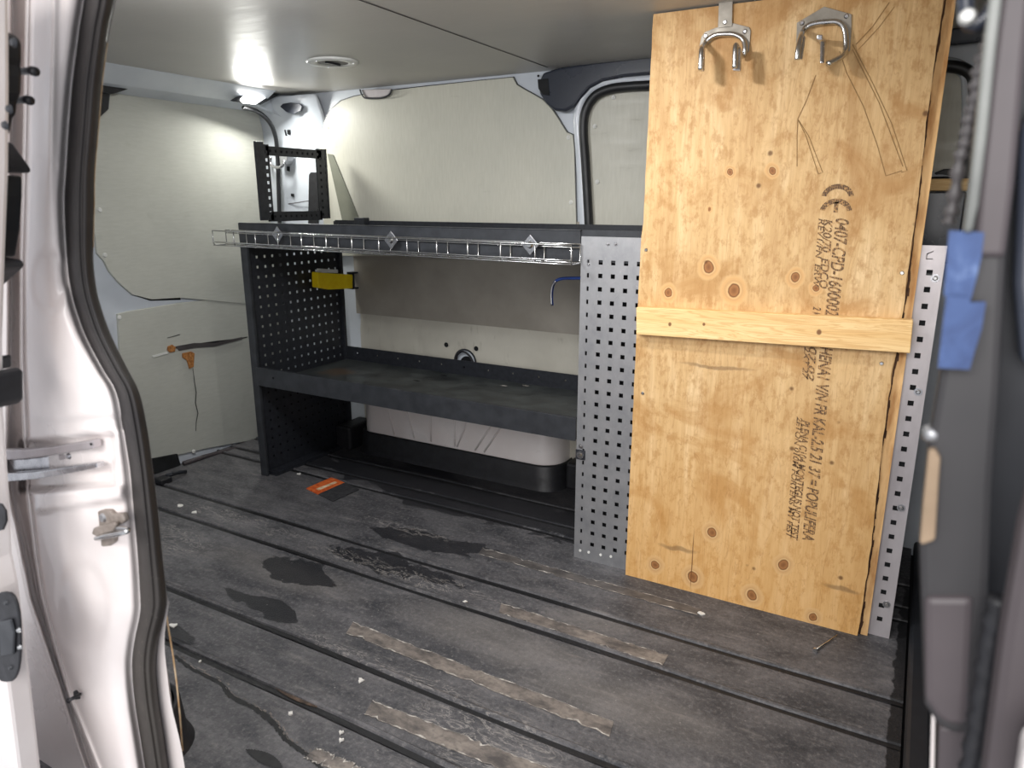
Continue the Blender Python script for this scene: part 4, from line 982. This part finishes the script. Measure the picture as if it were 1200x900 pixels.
# open sliding door
DY = .41
d2 = thing('door_2', None, None, (-.8, DY, 0), kind='structure')
dr_ = [(-60, 13), (0, 12.5), (100, 12.8), (200, 12), (300, 8), (400, 5), (480, 6), (567, 12), (647, 16), (680, 23), (753, 32), (820, 40), (900, 49), (960, 56)]
bm = new(); L = [atY(x, y, DY) for y, x in dr_]+[atY(-80, 960, DY), atY(-80, -60, DY)]
prism(bm, L, (0, -.03, 0)); build('door_shell', bm, M['white_body'], d2, bevel=.005)
def blk(name, px, Y, d, mat, par, bevel=.002):
    bm = new(); prism(bm, [atY(x, y, Y) for x, y in px], (0, -d, 0)); return build(name, bm, M[mat], par, bevel=bevel)
bl = thing('roller_bracket', 'black plastic roller bracket with two short pins on the sliding door edge', 'bracket', atY(18, 100, DY+.02))
blk('bracket_body', [(6, 36), (13, 38), (22, 42), (27, 50), (27, 70), (26, 78), (27, 90), (26, 110), (22, 120), (20, 136), (16, 140), (13, 158), (3, 160), (0, 130), (0, 60)], DY+.020, .03, 'black_plastic', bl, .004)
for (y, x1) in ((83, 42), (117, 36)):
    bm = new(); tube(bm, [atY(20, y+1, DY+.03), atY(x1-8, y, DY+.03), atY(x1-5, y, DY+.03), atY(x1, y+1, DY+.03)], .004, 10, rfun=lambda t: .0036 if t < .5 else .0046); build('pin', bm, M['black_plastic'], bl, smooth=True)
for (x, y) in ((17, 50), (12, 128), (7, 147)):
    bm = new(); disc(bm, atY(x, y, DY-.01), (0, -1, 0), .0045, .003, 12, .003); build('bolt', bm, M['black_steel2'], bl)
w = blk('black_wedge', [(12, 166), (16, 168), (34, 193), (38, 199), (36, 203), (12, 203)], DY+.03, .03, 'black_plastic', None, .003); w.name = 'rubber_wedge'; tag(w, 'upper black rubber wedge on the sliding door edge', 'rubber stop', 'black wedges on the sliding door edge')
w = blk('rubber_wedge', [(5, 300), (27, 304), (30, 311), (27, 315), (5, 335)], DY+.02, .03, 'black_plastic', None, .003); tag(w, 'lower black rubber wedge on the sliding door edge', 'rubber stop', 'black wedges on the sliding door edge')
w = blk('rubber_strip', [(12, 206), (27, 206), (27, 230), (24, 270), (19, 301), (7, 301), (9, 250)], DY+.035, .02, 'seal2', None, .003); tag(w, 'black vertical rubber strip between the two wedges on the sliding door', 'rubber strip')
w = thing('door_buffer', 'dark grey block with bolt on the sliding door edge at mid height', 'buffer', atY(15, 450, DY+.02))
blk('buffer_block', [(2, 433), (22, 430), (28, 434), (28, 468), (24, 472), (2, 477)], DY+.015, .03, 'black_plastic', w, .003)
blk('bolt_plate', [(2, 417), (12, 415), (14, 417), (14, 430), (2, 433)], DY+.03, .012, 'black_steel2', w)
bm = new(); disc(bm, atY(6, 424, DY+.03), (0, -1, 0), .004, .003, 14, .003); build('bolt', bm, M['zinc'], w)
w = plug = blk('round_plug', [(-10, 586), (4, 590), (9, 598), (10, 610), (6, 620), (-10, 624)], DY-.030, .003, 'black_plastic', None, .001); tag(w, 'small round black plug at the left edge on the sliding door', 'plug')
lk = thing('door_lock', 'tall black oval lock unit low on the edge of the white sliding door', 'lock', atY(10, 745, DY))
ovp = [(10+17*(1 if math.cos(a) > 0 else -1)*abs(math.cos(a))**.7+(y_-745)*.02, y_) for a, y_ in [(t, 745+53*(1 if math.sin(t) > 0 else -1)*abs(math.sin(t))**.75) for t in [2*math.pi*k/28 for k in range(28)]]]
blk('lock_plate', ovp, DY-.030, .004, 'black_plastic', lk, .002)
blk('lock_claw', [(2, 727), (16, 724), (20, 740), (19, 765), (4, 768)], DY-.034, .004, 'black_steel2', lk)
for (x, y) in ((8, 706), (13, 782), (23, 738), (24, 758)):
    bm = new(); disc(bm, atY(x, y, DY-.034), (0, -1, 0), .0035, .003, 12, .002); build('bolt', bm, M['wire'] if x > 20 else M['black_steel2'], lk)

# ------------------------------------------------------------------ right foreground: door post trims seen close up
BY = .47
bp = thing('wall_post', None, None, (.05, BY, 0), kind='structure')
blk('dark_panel', [(1205, -60), (1260, -60), (1260, 960), (1150, 960), (1140, 860), (1137, 700), (1142, 560), (1144, 450), (1160, 250), (1180, 60)], BY+.05, .02, 'bulk', bp, .003)
blk('post_band', [(1164, -60), (1206, -60), (1196, 60), (1183, 230), (1176, 300), (1168, 450), (1160, 560), (1155, 690), (1148, 720), (1136, 838), (1114, 838), (1098, 829), (1083, 806), (1077, 620), (1086, 520), (1101, 430), (1112, 360), (1128, 275), (1143, 130), (1157, 30)], BY+.02, .02, 'postgrey', bp, .004)
blk('mauve_face', [(1178, -60), (1212, -60), (1200, 60), (1186, 220), (1176, 300), (1140, 300), (1144, 240), (1158, 100)], BY+.008, .012, 'mauve', bp, .003)
blk('light_edge', [(1166, -60), (1180, -60), (1166, 60), (1157, 150), (1146, 240), (1138, 272), (1128, 272), (1140, 170), (1152, 50)], BY+.004, .012, 'edgegrey', bp, .003)
blk('foot_plate', [(1083, 690), (1120, 690), (1140, 690), (1136, 760), (1133, 838), (1114, 838), (1098, 829), (1084, 808)], BY+.008, .012, 'mauve', bp, .004)
blk('lower_web', [(1100, 842), (1134, 842), (1128, 960), (1096, 960)], BY+.02, .01, 'mauve', bp, .002)
blk('white_sill_edge', [(1092, 822), (1096, 826), (1094, 960), (1088, 960)], BY+.03, .01, 'white_body', bp, .001)
blk('teal_panel', [(1190, 150), (1260, 60), (1260, 420), (1192, 420), (1184, 330)], BY+.03, .02, 'navy_trim', bp, .004)
bm = new(); tube(bm, cr([atY(x, y, BY-.02) for x, y in ((1172, 700), (1160, 760), (1150, 830), (1138, 900), (1130, 960))], 6), .007, 10, rfun=lambda t: .006+.0012*math.sin(t*60)); build('black_cable', bm, M['black_plastic'], bp, smooth=True)
blk('right_band', [(1216, 500), (1260, 400), (1260, 960), (1140, 960), (1152, 860), (1170, 720), (1190, 600)], BY-.03, .02, 'mauve', bp, .006)
blk('white_corner', [(1196, 850), (1260, 800), (1260, 960), (1180, 960)], BY-.06, .02, 'white_body', bp, .004)
bm = new(); tube(bm, cr([atY(x, y, BY+.04) for x, y in ((1162, 40), (1154, 62), (1146, 90), (1142, 118), (1136, 140), (1132, 165), (1125, 190), (1118, 235), (1112, 262))], 6), .004, 8, rfun=lambda t: .0035+.0013*math.sin(t*90)); cbk = build('braided_cord', bm, M['greyplate'], smooth=True); tag(cbk, 'twisted grey cord hanging down the edge of the dark post', 'cord')
bm = new(); tube(bm, cr([atY(x, y, BY+.03) for x, y in ((1131, -20), (1132, 12), (1134, 24), (1141, 28), (1150, 26), (1160, 16), (1166, 4))], 6), .0045, 8); lp = build('cable_loop', bm, M['navy_trim'], smooth=True); tag(lp, 'dark blue cable loop at the top of the dark post', 'cable')
bm = new(); disc(bm, atY(1134, 20, BY+.024), (0, -1, 0), .0045, .004, 12, .003); build('white_end', bm, M['whiteplastic'], lp)
bt1 = blk('masking_tape', [(1112, 270), (1153, 272), (1150, 300), (1144, 325), (1137, 352), (1112, 352), (1106, 345)], BY-.002, .003, 'bluetape', None, 0); tag(bt1, 'upper piece of blue masking tape on the dark post', 'tape', 'blue masking tape on the dark post')
bt2 = blk('masking_tape', [(1109, 346), (1134, 348), (1137, 354), (1155, 353), (1150, 385), (1142, 410), (1136, 432), (1099, 430), (1104, 385)], BY-.006, .003, 'bluetape', None, 0); tag(bt2, 'lower larger piece of blue masking tape on the dark post', 'tape', 'blue masking tape on the dark post')
tn = blk('foam_strip', [(1088, 523), (1096, 521), (1102, 532), (1100, 560), (1097, 610), (1096, 626), (1080, 632), (1078, 628), (1082, 580)], BY+.004, .01, 'tan', None, .003); tag(tn, 'tan foam strip on the edge of the dark post, low at the right', 'foam strip')
bm = new(); disc(bm, atY(1092, 508, BY+.006), (0, -1, 0), .006, .006, 14, .003); build('screw_cap', bm, M['galv'], bp, smooth=True)
bm = new(); disc(bm, atY(1088, 628, BY), (0, -1, 0), .003, .003, 14, .002); build('screw_cap', bm, M['wire'], bp, smooth=True)

for q_ in (lk, plug):
    q_.parent = d2; q_.location = Vector(q_.location)-Vector(d2.location)
    if 'category' in q_: del q_['category']
for o in bpy.data.objects:
    if '_o' in o: del o['_o']

# ------------------------------------------------------------------ light
def area(name, loc, target, size, power, color, sy=None):
    l = bpy.data.lights.new(name, 'AREA'); l.energy = power; l.color = color; l.shape = 'RECTANGLE'; l.size = size; l.size_y = sy or size
    o = bpy.data.objects.new(name, l); col.objects.link(o); o.location = loc
    o.rotation_euler = (Vector(target)-Vector(loc)).to_track_quat('-Z', 'Y').to_euler(); return o
area('outside_fill', (-.6, -1.6, 2.1), (-.6, 1.7, .6), 1.8, 64, (1, .985, .97), .8)  # unseen fill light added outside the van, behind the camera
area('outside_fill_low', (.3, -1.4, 1.2), (-.9, 1.6, .7), 1.2, 26, (1, .97, .95))  # second added fill from outside, lower down; no lamp stands there
area('cargo_lamp', (-.62, 1.22, 1.395), (-.55, 1.5, .3), .06, 4.4, (1, .98, .96))
area('cargo_fill_middle', (-1.25, .95, 1.395), (-1.45, 1.5, .2), .22, 14.0, (.98, .99, 1))  # unseen fill added under the ceiling to brighten the cargo space
lp_ = atX(299, 121, -2.285); area('rear_lamp_light', lp_, lp_+Vector((.55, -.15, -1)), .12, 4.2, (1, 1, .94), .08)
w = bpy.data.worlds.new('garage'); bpy.context.scene.world = w; w.use_nodes = True
w.node_tree.nodes['Background'].inputs[0].default_value = (.80, .82, .88, 1); w.node_tree.nodes['Background'].inputs[1].default_value = .9

# ------------------------------------------------------------------ camera
cam = bpy.data.cameras.new('camera'); cam.sensor_width = 36; cam.lens = FOC/1200*36; cam.clip_start = .02
cam.dof.use_dof = True; cam.dof.focus_distance = 2.0; cam.dof.aperture_fstop = 6.3
co = bpy.data.objects.new('camera', cam); col.objects.link(co); co.location = (0, 0, 1); co.rotation_euler = (math.pi/2-PITCH, 0, YAW)
sc = bpy.context.scene; sc.camera = co
sc.view_settings.view_transform = 'Standard'; sc.view_settings.look = 'None'; sc.view_settings.exposure = 0.0
